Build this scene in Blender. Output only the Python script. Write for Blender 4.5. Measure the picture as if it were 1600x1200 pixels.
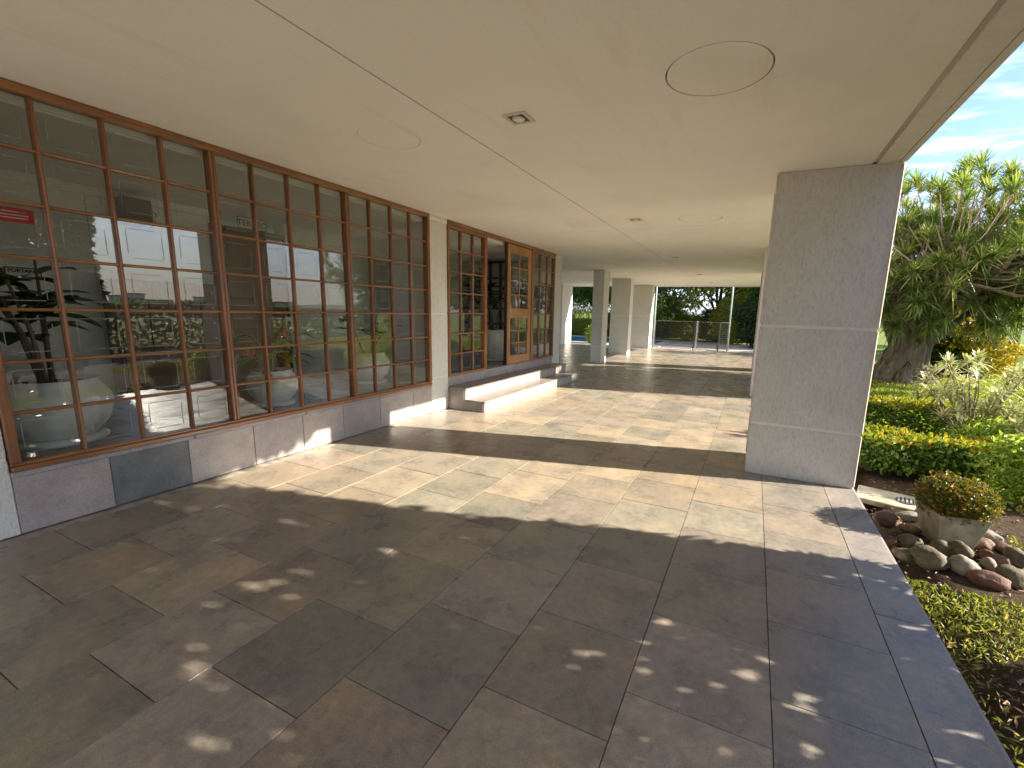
import bpy, bmesh, math, random
import numpy as np
from mathutils import Vector, Matrix, Euler

R = math.radians
for o in list(bpy.data.objects):
    bpy.data.objects.remove(o)
sc = bpy.context.scene
COL = sc.collection

# ------------------------------------------------------------------ camera
F_PX, PITCH, YAW, ROLL, CAM_H, CX, CY = 686.86, 0.175065, 0.435145, 0.028141, 1.55463, 851.85, 607.92
cd = bpy.data.cameras.new("camera"); cam = bpy.data.objects.new("camera", cd); COL.objects.link(cam)
cd.sensor_fit = 'HORIZONTAL'; cd.sensor_width = 36.0
cd.lens = F_PX / 1600 * 36.0
cd.shift_x = -(CX - 800) / 1600; cd.shift_y = (CY - 600) / 1600
cd.clip_start = 0.02; cd.clip_end = 3000
_F = Vector((-math.sin(YAW)*math.cos(PITCH), math.cos(YAW)*math.cos(PITCH), -math.sin(PITCH)))
_R = Vector((math.cos(YAW), math.sin(YAW), 0)); _U = _R.cross(_F)
_R2 = math.cos(ROLL)*_R + math.sin(ROLL)*_U; _U2 = -math.sin(ROLL)*_R + math.cos(ROLL)*_U
m = Matrix((_R2, _U2, -_F)).transposed().to_4x4(); m.translation = (0, 0, CAM_H)
cam.matrix_world = m
sc.camera = cam

# ------------------------------------------------------------------ light, sky, exposure
SUN_AZ = math.atan2(0.262, 1.0)          # from +X towards +Y
SUN_EL = R(26.2)
SUN_STRENGTH, SKY_STRENGTH, EXPOSURE = 3.05, 0.054, 2.55
sd = bpy.data.lights.new("sun", 'SUN'); sd.energy = SUN_STRENGTH; sd.angle = R(0.55); sd.color = (1.0, 0.925, 0.775)
sun = bpy.data.objects.new("sun", sd); COL.objects.link(sun)
_to = Vector((math.cos(SUN_AZ)*math.cos(SUN_EL), math.sin(SUN_AZ)*math.cos(SUN_EL), math.sin(SUN_EL)))
sun.rotation_euler = _to.to_track_quat('Z', 'Y').to_euler()
sun.location = (20, 5, 12)

w = bpy.data.worlds.new("World"); sc.world = w; w.use_nodes = True
nt = w.node_tree; N = nt.nodes; L = nt.links
bg = N['Background']; bg.inputs['Strength'].default_value = SKY_STRENGTH
sky = N.new('ShaderNodeTexSky'); sky.sky_type = 'NISHITA'; sky.sun_disc = False
sky.sun_elevation = SUN_EL; sky.sun_rotation = math.pi/2 - SUN_AZ
sky.air_density = 1.0; sky.dust_density = 0.5; sky.ozone_density = 1.0
tc = N.new('ShaderNodeTexCoord'); sx = N.new('ShaderNodeSeparateXYZ'); L.new(tc.outputs['Generated'], sx.inputs[0])
ad = N.new('ShaderNodeMath'); ad.operation = 'MAXIMUM'; ad.inputs[1].default_value = 0.0; L.new(sx.outputs['Z'], ad.inputs[0])
ad2 = N.new('ShaderNodeMath'); ad2.operation = 'ADD'; ad2.inputs[1].default_value = 0.12; L.new(ad.outputs[0], ad2.inputs[0])
dv = N.new('ShaderNodeVectorMath'); dv.operation = 'DIVIDE'
cb = N.new('ShaderNodeCombineXYZ')
for k in range(3): L.new(ad2.outputs[0], cb.inputs[k])
L.new(tc.outputs['Generated'], dv.inputs[0]); L.new(cb.outputs[0], dv.inputs[1])
mp = N.new('ShaderNodeMapping'); mp.inputs['Rotation'].default_value = (0, 0, R(28)); mp.inputs['Scale'].default_value = (1.5, 3.4, 0.0)
L.new(dv.outputs[0], mp.inputs['Vector'])
nz = N.new('ShaderNodeTexNoise'); nz.inputs['Scale'].default_value = 2.3; nz.inputs['Detail'].default_value = 7; nz.inputs['Roughness'].default_value = 0.56
nz.inputs['Distortion'].default_value = 0.25
L.new(mp.outputs[0], nz.inputs['Vector'])
cr = N.new('ShaderNodeValToRGB'); cr.color_ramp.elements[0].position = 0.46; cr.color_ramp.elements[1].position = 0.70
L.new(nz.outputs['Fac'], cr.inputs[0])
fm = N.new('ShaderNodeMath'); fm.operation = 'MULTIPLY'; fm.inputs[1].default_value = 0.85; L.new(cr.outputs[0], fm.inputs[0])
mx = N.new('ShaderNodeMixRGB'); mx.blend_type = 'ADD'; mx.inputs[2].default_value = (2.9, 2.8, 2.7, 1)
tn = N.new('ShaderNodeMixRGB'); tn.blend_type = 'MULTIPLY'; tn.inputs[0].default_value = 1.0; tn.inputs[2].default_value = (0.80, 0.88, 1.10, 1); L.new(sky.outputs[0], tn.inputs[1])
L.new(fm.outputs[0], mx.inputs[0]); L.new(tn.outputs[0], mx.inputs[1]); # pale haze towards the horizon, the same all round
hz = N.new('ShaderNodeMapRange'); hz.inputs[1].default_value = 0.0; hz.inputs[2].default_value = 0.20; hz.inputs[3].default_value = 0.75; hz.inputs[4].default_value = 0.0
hz.interpolation_type = 'SMOOTHSTEP'; L.new(ad.outputs[0], hz.inputs[0])
hm = N.new('ShaderNodeMixRGB'); hm.inputs[2].default_value = (3.3, 3.7, 4.3, 1); L.new(hz.outputs[0], hm.inputs[0]); L.new(mx.outputs[0], hm.inputs[1])
L.new(hm.outputs[0], bg.inputs['Color'])

sc.view_settings.view_transform = 'Standard'; sc.view_settings.look = 'None'
sc.view_settings.exposure = EXPOSURE; sc.view_settings.gamma = 1.0; sc.view_settings.use_curve_mapping = False
sc.render.engine = 'CYCLES'
sc.cycles.max_bounces = 8; sc.cycles.diffuse_bounces = 4; sc.cycles.glossy_bounces = 3; sc.cycles.transmission_bounces = 4; sc.cycles.transparent_max_bounces = 14

# ------------------------------------------------------------------ helpers
rng = np.random.default_rng(7); random.seed(7)

class MB:
    """collects faces, builds one mesh"""
    def __init__(s): s.v = []; s.f = []
    def add(s, vs, fs):
        b = len(s.v); s.v += [tuple(p) for p in vs]; s.f += [tuple(b+i for i in f) for f in fs]; return s
    def box(s, a, b, ch=0.0):
        (x0, y0, z0), (x1, y1, z1) = a, b
        if ch <= 0:
            return s.add([(x0,y0,z0),(x1,y0,z0),(x1,y1,z0),(x0,y1,z0),(x0,y0,z1),(x1,y0,z1),(x1,y1,z1),(x0,y1,z1)],
                         [(3,2,1,0),(4,5,6,7),(0,1,5,4),(1,2,6,5),(2,3,7,6),(3,0,4,7)])
        bm = bmesh.new(); bmesh.ops.create_cube(bm, size=1)
        for v in bm.verts: v.co = Vector(((x0+x1)/2+v.co.x*(x1-x0), (y0+y1)/2+v.co.y*(y1-y0), (z0+z1)/2+v.co.z*(z1-z0)))
        bmesh.ops.bevel(bm, geom=bm.edges[:], offset=ch, segments=1, affect='EDGES', profile=0.5)
        bm.verts.index_update()
        s.add([v.co[:] for v in bm.verts], [[v.index for v in f.verts] for f in bm.faces]); bm.free(); return s
    def tube(s, pts, rad, n=8, cap=True):
        pts = [Vector(p) for p in pts]
        if not hasattr(rad, '__len__'): rad = [rad]*len(pts)
        up = Vector((0.13, 0.21, 1)).normalized(); base = len(s.v)
        for i, p in enumerate(pts):
            t = (pts[min(i+1, len(pts)-1)] - pts[max(i-1, 0)]).normalized()
            a = t.cross(up)
            if a.length < 0.1: a = t.cross(Vector((1, 0, 0)))
            a.normalize(); b = t.cross(a)
            for k in range(n):
                q = 2*math.pi*k/n
                s.v.append(tuple(p + (a*math.cos(q) + b*math.sin(q))*rad[i]))
        for i in range(len(pts)-1):
            for k in range(n):
                s.f.append((base+i*n+k, base+i*n+(k+1) % n, base+(i+1)*n+(k+1) % n, base+(i+1)*n+k))
        if cap:
            s.f.append(tuple(base+k for k in range(n))[::-1]); s.f.append(tuple(base+(len(pts)-1)*n+k for k in range(n)))
        return s
    def lathe(s, prof, n=32, c=(0, 0, 0), rib=0.0, ribs=0, close=False):
        base = len(s.v)
        for (r, z) in prof:
            for k in range(n):
                q = 2*math.pi*k/n; rr = r*(1+rib*(0.5+0.5*math.cos(ribs*q))) if ribs else r
                s.v.append((c[0]+rr*math.cos(q), c[1]+rr*math.sin(q), c[2]+z))
        for i in range(len(prof)-1):
            for k in range(n):
                s.f.append((base+i*n+k, base+i*n+(k+1) % n, base+(i+1)*n+(k+1) % n, base+(i+1)*n+k))
        s.f.append(tuple(base+k for k in range(n))[::-1]); s.f.append(tuple(base+(len(prof)-1)*n+k for k in range(n)))
        return s
    def mesh(s, name, mat, smooth=False):
        me = bpy.data.meshes.new(name); me.from_pydata(s.v, [], s.f); me.update()
        if mat: me.materials.append(mat)
        if smooth: me.polygons.foreach_set('use_smooth', [True]*len(me.polygons))
        return me
    def build(s, name, mat, parent=None, smooth=False, loc=None):
        return link(name, s.mesh(name, mat, smooth), parent, loc)

def link(name, me, parent=None, loc=None, rot=None, scale=None):
    o = bpy.data.objects.new(name, me); COL.objects.link(o)
    if parent is not None: o.parent = parent
    if loc is not None: o.location = loc
    if rot is not None: o.rotation_euler = rot
    if scale is not None: o.scale = scale
    return o

def thing(name, label, cat, loc=(0, 0, 0), group=None, rz=0.0):
    o = bpy.data.objects.new(name, None); COL.objects.link(o); o.location = loc; o.rotation_euler = (0, 0, rz)
    o.empty_display_size = 0.1
    return tag(o, label, cat, group)
def tag(o, label=None, cat=None, group=None, kind=None):
    if label: o['label'] = label
    if cat: o['category'] = cat
    if group: o['group'] = group
    if kind: o['kind'] = kind
    return o

def fast_mesh(name, V, Fq, mat, n=4, smooth=False):
    me = bpy.data.meshes.new(name); V = np.asarray(V, np.float32); Fq = np.asarray(Fq, np.int32)
    me.vertices.add(len(V)); me.vertices.foreach_set('co', V.ravel())
    me.loops.add(Fq.size); me.loops.foreach_set('vertex_index', Fq.ravel())
    me.polygons.add(len(Fq)); me.polygons.foreach_set('loop_start', np.arange(0, Fq.size, n, dtype=np.int32))
    me.polygons.foreach_set('loop_total', np.full(len(Fq), n, np.int32))
    me.polygons.foreach_set('use_smooth', np.full(len(Fq), bool(smooth)))
    me.update(calc_edges=True)
    if mat: me.materials.append(mat)
    return me

def unit(a): return a/np.maximum(np.linalg.norm(a, axis=-1, keepdims=True), 1e-9)
def leaves(P, D, Nn, Ln, Wd, fold=0.25, droop=0.15):
    """leaf cards with a folded midrib: 2 quads each. P base, D direction, Nn up normal"""
    n = len(P); D = unit(D); S = unit(np.cross(D, Nn)); U = np.cross(S, D)
    Ln = np.broadcast_to(Ln, (n,))[:, None]; Wd = np.broadcast_to(Wd, (n,))[:, None]
    base = P; mid = P + D*Ln*0.45 ; tip = P + D*Ln - U*Ln*droop
    l = mid + S*Wd*0.5 + U*Wd*fold; r = mid - S*Wd*0.5 + U*Wd*fold
    V = np.stack([base, l, tip, r], 1).reshape(-1, 3)
    i = np.arange(n)*4
    Fq = np.stack([np.stack([i, i+1, i+2], 1), np.stack([i, i+2, i+3], 1)], 1).reshape(-1, 3)
    return V, Fq
def rand_dir(n, zb=0.0):
    d = rng.normal(size=(n, 3)); d[:, 2] += zb; return unit(d)
def leaf_obj(name, P, mat, parent, ln, wd, zb=0.2, D=None, droop=0.15, var=0.35):
    n = len(P); D = rand_dir(n, zb) if D is None else D; Nn = rand_dir(n, 1.2)
    s = 1 + var*rng.normal(size=n).clip(-1.6, 1.6)*0.6
    V, Fq = leaves(P, D, Nn, ln*s, wd*s, droop=droop)
    return link(name, fast_mesh(name, V, Fq, mat, 3), parent)

# ------------------------------------------------------------------ materials
def new_mat(name):
    mt = bpy.data.materials.new(name); mt.use_nodes = True
    t = mt.node_tree; b = t.nodes['Principled BSDF']; return mt, t.nodes, t.links, b
def noise(N, L, scale, detail=5, rough=0.55, coord='Object', sc3=None, dist=0.0):
    tc = N.new('ShaderNodeTexCoord'); mp = N.new('ShaderNodeMapping'); L.new(tc.outputs[coord], mp.inputs[0])
    if sc3: mp.inputs['Scale'].default_value = sc3
    n = N.new('ShaderNodeTexNoise'); n.inputs['Scale'].default_value = scale; n.inputs['Detail'].default_value = detail
    n.inputs['Roughness'].default_value = rough; n.inputs['Distortion'].default_value = dist; L.new(mp.outputs[0], n.inputs['Vector'])
    return n.outputs['Fac']
def ramp(N, L, fac, stops):
    r = N.new('ShaderNodeValToRGB'); e = r.color_ramp.elements
    while len(e) < len(stops): e.new(0.5)
    for k, (p, c) in enumerate(stops): e[k].position = p; e[k].color = (*c, 1) if len(c) == 3 else c
    L.new(fac, r.inputs[0]); return r.outputs[0]
def mixc(N, L, fac, a, b, typ='MIX'):
    x = N.new('ShaderNodeMixRGB'); x.blend_type = typ
    if isinstance(fac, float): x.inputs[0].default_value = fac
    else: L.new(fac, x.inputs[0])
    for k, c in ((1, a), (2, b)):
        if isinstance(c, tuple): x.inputs[k].default_value = (*c[:3], 1)
        else: L.new(c, x.inputs[k])
    return x.outputs[0]
def bump(N, L, b, h, strength=0.3, dist=0.01):
    u = N.new('ShaderNodeBump'); u.inputs['Strength'].default_value = strength; u.inputs['Distance'].default_value = dist
    L.new(h, u.inputs['Height']); L.new(u.outputs[0], b.inputs['Normal'])
def simple(name, c1, c2, scale=8, rough=0.6, bs=0.0, spec=0.4, bd=0.004, sc3=None, metal=0.0, coord='Object', det=5):
    mt, N, L, b = new_mat(name)
    f = noise(N, L, scale, det, sc3=sc3, coord=coord)
    L.new(ramp(N, L, f, [(0.3, c1), (0.7, c2)]), b.inputs['Base Color'])
    b.inputs['Roughness'].default_value = rough; b.inputs['Specular IOR Level'].default_value = spec; b.inputs['Metallic'].default_value = metal
    if bs: bump(N, L, b, f, bs, bd)
    return mt
def leaf_mat(name, stops, trans=0.3, rough=0.45, tint=(1.25, 1.25, 0.6)):
    mt, N, L, b = new_mat(name)
    g = N.new('ShaderNodeNewGeometry')
    c = ramp(N, L, g.outputs['Random Per Island'], stops)
    L.new(c, b.inputs['Base Color']); b.inputs['Roughness'].default_value = rough; b.inputs['Specular IOR Level'].default_value = 0.35
    tr = N.new('ShaderNodeBsdfTranslucent'); tcx = mixc(N, L, 1.0, c, tint, 'MULTIPLY'); L.new(tcx, tr.inputs['Color'])
    ms = N.new('ShaderNodeMixShader'); ms.inputs[0].default_value = trans
    L.new(b.outputs[0], ms.inputs[1]); L.new(tr.outputs[0], ms.inputs[2]); L.new(ms.outputs[0], N['Material Output'].inputs['Surface'])
    return mt

# slate tile: colour comes from the tile (object colour or per-tile attribute), grain from noise
def tile_mat(name, attr):
    mt, N, L, b = new_mat(name)
    if attr:
        a = N.new('ShaderNodeAttribute'); a.attribute_name = 'tile_colour'; base = a.outputs['Color']
    else:
        a = N.new('ShaderNodeObjectInfo'); base = a.outputs['Color']
    geo = N.new('ShaderNodeNewGeometry')
    def wn(scale, det, ro=0.55, s3=(1, 1, 1)):
        mp = N.new('ShaderNodeMapping'); mp.inputs['Scale'].default_value = s3; L.new(geo.outputs['Position'], mp.inputs[0])
        n = N.new('ShaderNodeTexNoise'); n.inputs['Scale'].default_value = scale; n.inputs['Detail'].default_value = det; n.inputs['Roughness'].default_value = ro
        L.new(mp.outputs[0], n.inputs['Vector']); return n.outputs['Fac']
    big = wn(3.2, 6, 0.6); fine = wn(140, 3, 0.7); mid = wn(22, 5, 0.65)
    c = mixc(N, L, 1.0, base, ramp(N, L, big, [(0.26, (0.66, 0.69, 0.70)), (0.5, (1, 1, 1)), (0.74, (1.32, 1.24, 1.08))]), 'MULTIPLY')
    c = mixc(N, L, 1.0, c, ramp(N, L, mid, [(0.28, (0.78, 0.78, 0.79)), (0.5, (1, 1, 1)), (0.72, (1.22, 1.20, 1.17))]), 'MULTIPLY')
    c = mixc(N, L, 1.0, c, ramp(N, L, fine, [(0.3, (0.78, 0.78, 0.79)), (0.72, (1.22, 1.22, 1.20))]), 'MULTIPLY')
    L.new(c, b.inputs['Base Color'])
    rr = N.new('ShaderNodeMapRange'); L.new(big, rr.inputs[0]); rr.inputs[1].default_value = 0.3; rr.inputs[2].default_value = 0.7
    rr.inputs[3].default_value = 0.22; rr.inputs[4].default_value = 0.38; L.new(rr.outputs[0], b.inputs['Roughness'])
    b.inputs['Specular IOR Level'].default_value = 0.5
    ah = N.new('ShaderNodeMath'); ah.operation = 'ADD'; L.new(fine, ah.inputs[0]); L.new(mid, ah.inputs[1])
    bump(N, L, b, ah.outputs[0], 0.32, 0.004)
    return mt
M = {}
M['tile'] = tile_mat('slate_tile', False); M['tile_far'] = tile_mat('slate_tile_attr', True)
M['grout'] = simple('grout', (0.24, 0.21, 0.175), (0.46, 0.42, 0.36), 9, 0.9)
def ceil_mat():
    mt, N, L, b = new_mat('soffit_paint')
    geo = N.new('ShaderNodeNewGeometry')
    def wn(scale, det, s3=(1, 1, 1)):
        mp = N.new('ShaderNodeMapping'); mp.inputs['Scale'].default_value = s3; L.new(geo.outputs['Position'], mp.inputs[0])
        n = N.new('ShaderNodeTexNoise'); n.inputs['Scale'].default_value = scale; n.inputs['Detail'].default_value = det
        L.new(mp.outputs[0], n.inputs['Vector']); return n.outputs['Fac']
    big = wn(0.9, 6); st = wn(1.6, 5, (4, 0.6, 1)); fine = wn(60, 4)
    c = ramp(N, L, big, [(0.25, (0.82, 0.80, 0.72)), (0.5, (0.90, 0.88, 0.805)), (0.8, (0.93, 0.91, 0.84))])
    c = mixc(N, L, 1.0, c, ramp(N, L, st, [(0.20, (0.94, 0.92, 0.89)), (0.40, (1, 1, 1))]), 'MULTIPLY')
    c = mixc(N, L, 1.0, c, ramp(N, L, fine, [(0.3, (0.97, 0.97, 0.97)), (0.7, (1.02, 1.02, 1.02))]), 'MULTIPLY')
    L.new(c, b.inputs['Base Color']); b.inputs['Roughness'].default_value = 0.7; b.inputs['Specular IOR Level'].default_value = 0.2
    bump(N, L, b, wn(5, 6), 0.12, 0.02)
    return mt
M['ceil'] = ceil_mat()
M['ceil_dark'] = simple('joint_dark_filler', (0.20, 0.17, 0.14), (0.27, 0.23, 0.19), 20, 0.9)  # dark backing behind the open soffit joints
M['stain'] = simple('soffit_drip_band', (0.50, 0.41, 0.35), (0.66, 0.57, 0.48), 5, 0.85, sc3=(1, 0.3, 1), coord='Object')
def plaster(name, c1, c2, strength=0.9):
    mt, N, L, b = new_mat(name)
    geo = N.new('ShaderNodeNewGeometry')
    def wn(scale, det, s3=(1, 1, 1), ro=0.6, d=0.0):
        mp = N.new('ShaderNodeMapping'); mp.inputs['Scale'].default_value = s3; L.new(geo.outputs['Position'], mp.inputs[0])
        n = N.new('ShaderNodeTexNoise'); n.inputs['Scale'].default_value = scale; n.inputs['Detail'].default_value = det; n.inputs['Roughness'].default_value = ro
        n.inputs['Distortion'].default_value = d
        L.new(mp.outputs[0], n.inputs['Vector']); return n.outputs['Fac']
    gr = wn(78, 4, (1, 1, 0.30), 0.62, 0.7); big = wn(1.6, 5)
    c = ramp(N, L, big, [(0.25, c1), (0.75, c2)])
    c = mixc(N, L, 1.0, c, ramp(N, L, gr, [(0.30, (0.80, 0.79, 0.77)), (0.5, (1, 1, 1)), (0.7, (1.05, 1.05, 1.05))]), 'MULTIPLY')
    L.new(c, b.inputs['Base Color']); b.inputs['Roughness'].default_value = 0.85; b.inputs['Specular IOR Level'].default_value = 0.2
    bump(N, L, b, gr, strength, 0.012)
    return mt
M['plaster'] = plaster('grafiato_plaster', (0.68, 0.66, 0.60), (0.77, 0.75, 0.68))
M['band'] = simple('smooth_plaster_band', (0.76, 0.73, 0.66), (0.84, 0.81, 0.74), 12, 0.8, 0.2)
M['bead'] = simple('corner_bead', (0.60, 0.50, 0.42), (0.74, 0.70, 0.64), 9, 0.7)
M['white_wall'] = simple('white_interior_paint', (0.72, 0.70, 0.64), (0.78, 0.76, 0.70), 2, 0.7)
M['stone'] = []
for k, (a, b_) in enumerate([((0.34,0.285,0.265),(0.47,0.40,0.365)), ((0.36,0.31,0.285),(0.50,0.435,0.39)), ((0.11,0.115,0.115),(0.22,0.225,0.22)), ((0.31,0.27,0.26),(0.43,0.38,0.355))]):
    mt, N, L, b = new_mat('plinth_slate_%d' % k); f = noise(N, L, 5, 7, 0.65); g = noise(N, L, 70, 3, 0.7)
    c = ramp(N, L, f, [(0.3, a), (0.7, b_)]); c = mixc(N, L, 1.0, c, ramp(N, L, g, [(0.3, (0.8, 0.8, 0.8)), (0.7, (1.12, 1.12, 1.12))]), 'MULTIPLY')
    L.new(c, b.inputs['Base Color']); b.inputs['Roughness'].default_value = 0.55; bump(N, L, b, g, 0.2, 0.003); M['stone'].append(mt)
M['step'] = simple('step_slate', (0.34, 0.30, 0.26), (0.46, 0.41, 0.36), 9, 0.45, 0.1)
M['tread'] = simple('tread_slate', (0.20, 0.175, 0.16), (0.31, 0.27, 0.24), 7, 0.4, 0.1)
def wood(name, c1, c2, c3, axis='Z', rough=0.32):
    mt, N, L, b = new_mat(name)
    s3 = {'Z': (1, 1, 0.05), 'Y': (1, 0.05, 1), 'X': (0.05, 1, 1)}[axis]
    geo = N.new('ShaderNodeNewGeometry'); mp = N.new('ShaderNodeMapping'); mp.inputs['Scale'].default_value = s3; L.new(geo.outputs['Position'], mp.inputs[0])
    n = N.new('ShaderNodeTexNoise'); n.inputs['Scale'].default_value = 55; n.inputs['Detail'].default_value = 6; n.inputs['Distortion'].default_value = 0.6; L.new(mp.outputs[0], n.inputs['Vector'])
    big = N.new('ShaderNodeTexNoise'); big.inputs['Scale'].default_value = 2.2; L.new(geo.outputs['Position'], big.inputs['Vector'])
    c = ramp(N, L, n.outputs['Fac'], [(0.28, c1), (0.5, c2), (0.72, c3)])
    c = mixc(N, L, 1.0, c, ramp(N, L, big.outputs['Fac'], [(0.3, (0.78, 0.74, 0.7)), (0.7, (1.15, 1.15, 1.15))]), 'MULTIPLY')
    L.new(c, b.inputs['Base Color']); b.inputs['Roughness'].default_value = rough
    b.inputs['Coat Weight'].default_value = 0.35; b.inputs['Coat Roughness'].default_value = 0.25
    bump(N, L, b, n.outputs['Fac'], 0.12, 0.002); return mt
M['woodz'] = wood('varnished_wood_upright', (0.17,0.066,0.024), (0.255,0.105,0.038), (0.34,0.155,0.06), 'Z')
M['woody'] = wood('varnished_wood_rail', (0.20,0.082,0.029), (0.29,0.125,0.045), (0.38,0.18,0.07), 'Y')
M['doorwood'] = wood('honey_door_wood', (0.28,0.125,0.04), (0.39,0.185,0.06), (0.48,0.24,0.085), 'Z')
M['darkwood'] = wood('dark_lobby_wood', (0.035,0.014,0.010), (0.06,0.024,0.016), (0.09,0.036,0.022), 'Z', 0.4)
M['brownwood'] = wood('panelled_brown_wood', (0.10,0.045,0.022), (0.15,0.068,0.032), (0.20,0.095,0.045), 'Z', 0.4)
def glass_mat():
    mt, N, L, b = new_mat('window_glass'); N.remove(b)
    lw = N.new('ShaderNodeLayerWeight'); lw.inputs['Blend'].default_value = 0.5
    p = N.new('ShaderNodeMath'); p.operation = 'POWER'; p.inputs[1].default_value = 5.0; L.new(lw.outputs['Facing'], p.inputs[0])
    mr = N.new('ShaderNodeMapRange'); L.new(p.outputs[0], mr.inputs[0]); mr.inputs[3].default_value = 0.075; mr.inputs[4].default_value = 1.0
    tr = N.new('ShaderNodeBsdfTransparent'); tr.inputs[0].default_value = (0.93, 0.95, 0.94, 1)
    gl = N.new('ShaderNodeBsdfGlossy'); gl.inputs['Roughness'].default_value = 0.0
    ms = N.new('ShaderNodeMixShader'); L.new(mr.outputs[0], ms.inputs[0]); L.new(tr.outputs[0], ms.inputs[1]); L.new(gl.outputs[0], ms.inputs[2])
    L.new(ms.outputs[0], N['Material Output'].inputs['Surface']); return mt
M['glass'] = glass_mat()
M['etch'] = simple('etched_glass_line', (0.26, 0.265, 0.25), (0.32, 0.32, 0.30), 5, 0.5)
M['metal'] = simple('galvanised_metal', (0.42, 0.43, 0.42), (0.55, 0.55, 0.53), 14, 0.45, metal=0.6)
M['darkmetal'] = simple('dark_post_metal', (0.06, 0.055, 0.05), (0.10, 0.09, 0.08), 14, 0.5, metal=0.3)
M['plate'] = simple('white_lamp_plate', (0.62, 0.58, 0.50), (0.70, 0.66, 0.57), 14, 0.5)
M['bulb'] = simple('frosted_bulb', (0.75, 0.74, 0.70), (0.8, 0.79, 0.76), 4, 0.2)
M['black'] = simple('black_plastic', (0.012, 0.012, 0.013), (0.022, 0.022, 0.024), 10, 0.45)
M['potwhite'] = simple('limewashed_pot', (0.56, 0.53, 0.46), (0.70, 0.67, 0.59), 6, 0.7, 0.15)
M['soil'] = simple('soil', (0.035, 0.024, 0.016), (0.075, 0.052, 0.035), 30, 0.95, 0.5, bd=0.01)
M['concrete'] = simple('mossy_planter_concrete', (0.22, 0.19, 0.12), (0.46, 0.41, 0.31), 9, 0.9, 0.4)
M['path'] = simple('pink_path_concrete', (0.44, 0.37, 0.33), (0.56, 0.49, 0.44), 5, 0.9, 0.2)
M['bark'] = simple('grey_brown_bark', (0.10, 0.075, 0.05), (0.25, 0.20, 0.145), 16, 0.95, 1.0, bd=0.05, sc3=(1, 1, 0.16))
M['barkdark'] = simple('dark_bark', (0.035, 0.027, 0.02), (0.08, 0.062, 0.045), 10, 0.9, 0.6, bd=0.03, sc3=(1, 1, 0.3))
M['stem'] = simple('pale_stem', (0.20, 0.15, 0.10), (0.33, 0.26, 0.18), 14, 0.8)
M['paper'] = simple('sign_white', (0.62, 0.63, 0.56), (0.68, 0.69, 0.62), 4, 0.5)
M['signblack'] = simple('sign_black', (0.012, 0.014, 0.013), (0.02, 0.022, 0.02), 4, 0.5)
M['signred'] = simple('sign_red', (0.50, 0.022, 0.03), (0.58, 0.03, 0.04), 4, 0.45)
M['petal'] = simple('anthurium_red', (0.55, 0.02, 0.04), (0.70, 0.05, 0.08), 9, 0.35)
M['white'] = simple('white_paint', (0.70, 0.69, 0.65), (0.78, 0.77, 0.73), 9, 0.6)
M['teal'] = simple('pale_teal_paint', (0.38, 0.50, 0.50), (0.50, 0.62, 0.61), 9, 0.5)
# foliage
M['lf_drac'] = leaf_mat('dracaena_leaf', [(0.0, (0.07, 0.13, 0.04)), (0.5, (0.15, 0.22, 0.065)), (0.8, (0.27, 0.32, 0.10)), (0.93, (0.46, 0.44, 0.18)), (1.0, (0.38, 0.29, 0.18))], 0.45, 0.38)
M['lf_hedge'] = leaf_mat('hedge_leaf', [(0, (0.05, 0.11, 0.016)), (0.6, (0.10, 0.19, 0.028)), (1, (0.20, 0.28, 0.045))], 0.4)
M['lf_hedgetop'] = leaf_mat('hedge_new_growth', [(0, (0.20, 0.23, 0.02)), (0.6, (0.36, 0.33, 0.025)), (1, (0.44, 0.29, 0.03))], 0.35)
M['lf_orange'] = leaf_mat('orange_tipped_leaf', [(0, (0.045, 0.08, 0.012)), (0.45, (0.10, 0.13, 0.018)), (0.75, (0.24, 0.16, 0.025)), (1, (0.34, 0.15, 0.03))], 0.3)
M['lf_cream'] = leaf_mat('cream_variegated_leaf', [(0, (0.22, 0.27, 0.09)), (0.4, (0.46, 0.46, 0.22)), (1, (0.62, 0.60, 0.36))], 0.3, tint=(1.1, 1.1, 0.8))
M['lf_lime'] = leaf_mat('lime_leaf', [(0, (0.12, 0.20, 0.025)), (0.5, (0.24, 0.34, 0.05)), (1, (0.46, 0.50, 0.14))], 0.45)
M['lf_yellow'] = leaf_mat('yellow_shrub_leaf', [(0, (0.22, 0.20, 0.015)), (0.5, (0.42, 0.33, 0.02)), (1, (0.52, 0.40, 0.03))], 0.3)
M['lf_tree'] = leaf_mat('tree_leaf', [(0, (0.035, 0.08, 0.018)), (0.6, (0.08, 0.15, 0.028)), (1, (0.17, 0.23, 0.04))], 0.45)
M['lf_tree_y'] = leaf_mat('yellow_green_tree_leaf', [(0, (0.12, 0.18, 0.025)), (0.5, (0.27, 0.31, 0.045)), (1, (0.48, 0.45, 0.08))], 0.5)
M['lf_dark'] = leaf_mat('dark_evergreen_leaf', [(0, (0.012, 0.035, 0.010)), (0.7, (0.028, 0.065, 0.016)), (1, (0.055, 0.10, 0.02))], 0.2)
M['lf_vine'] = leaf_mat('vine_leaf', [(0, (0.035, 0.03, 0.02)), (0.5, (0.055, 0.06, 0.022)), (1, (0.10, 0.055, 0.03))], 0.06)
M['lf_rubber'] = leaf_mat('rubber_plant_leaf', [(0, (0.03, 0.085, 0.02)), (0.7, (0.05, 0.12, 0.025)), (1, (0.11, 0.19, 0.04))], 0.2, 0.25)
M['lf_grass'] = leaf_mat('grass_blade', [(0, (0.09, 0.13, 0.02)), (0.5, (0.20, 0.24, 0.04)), (0.85, (0.36, 0.35, 0.09)), (1, (0.46, 0.38, 0.19))], 0.4)
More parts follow.
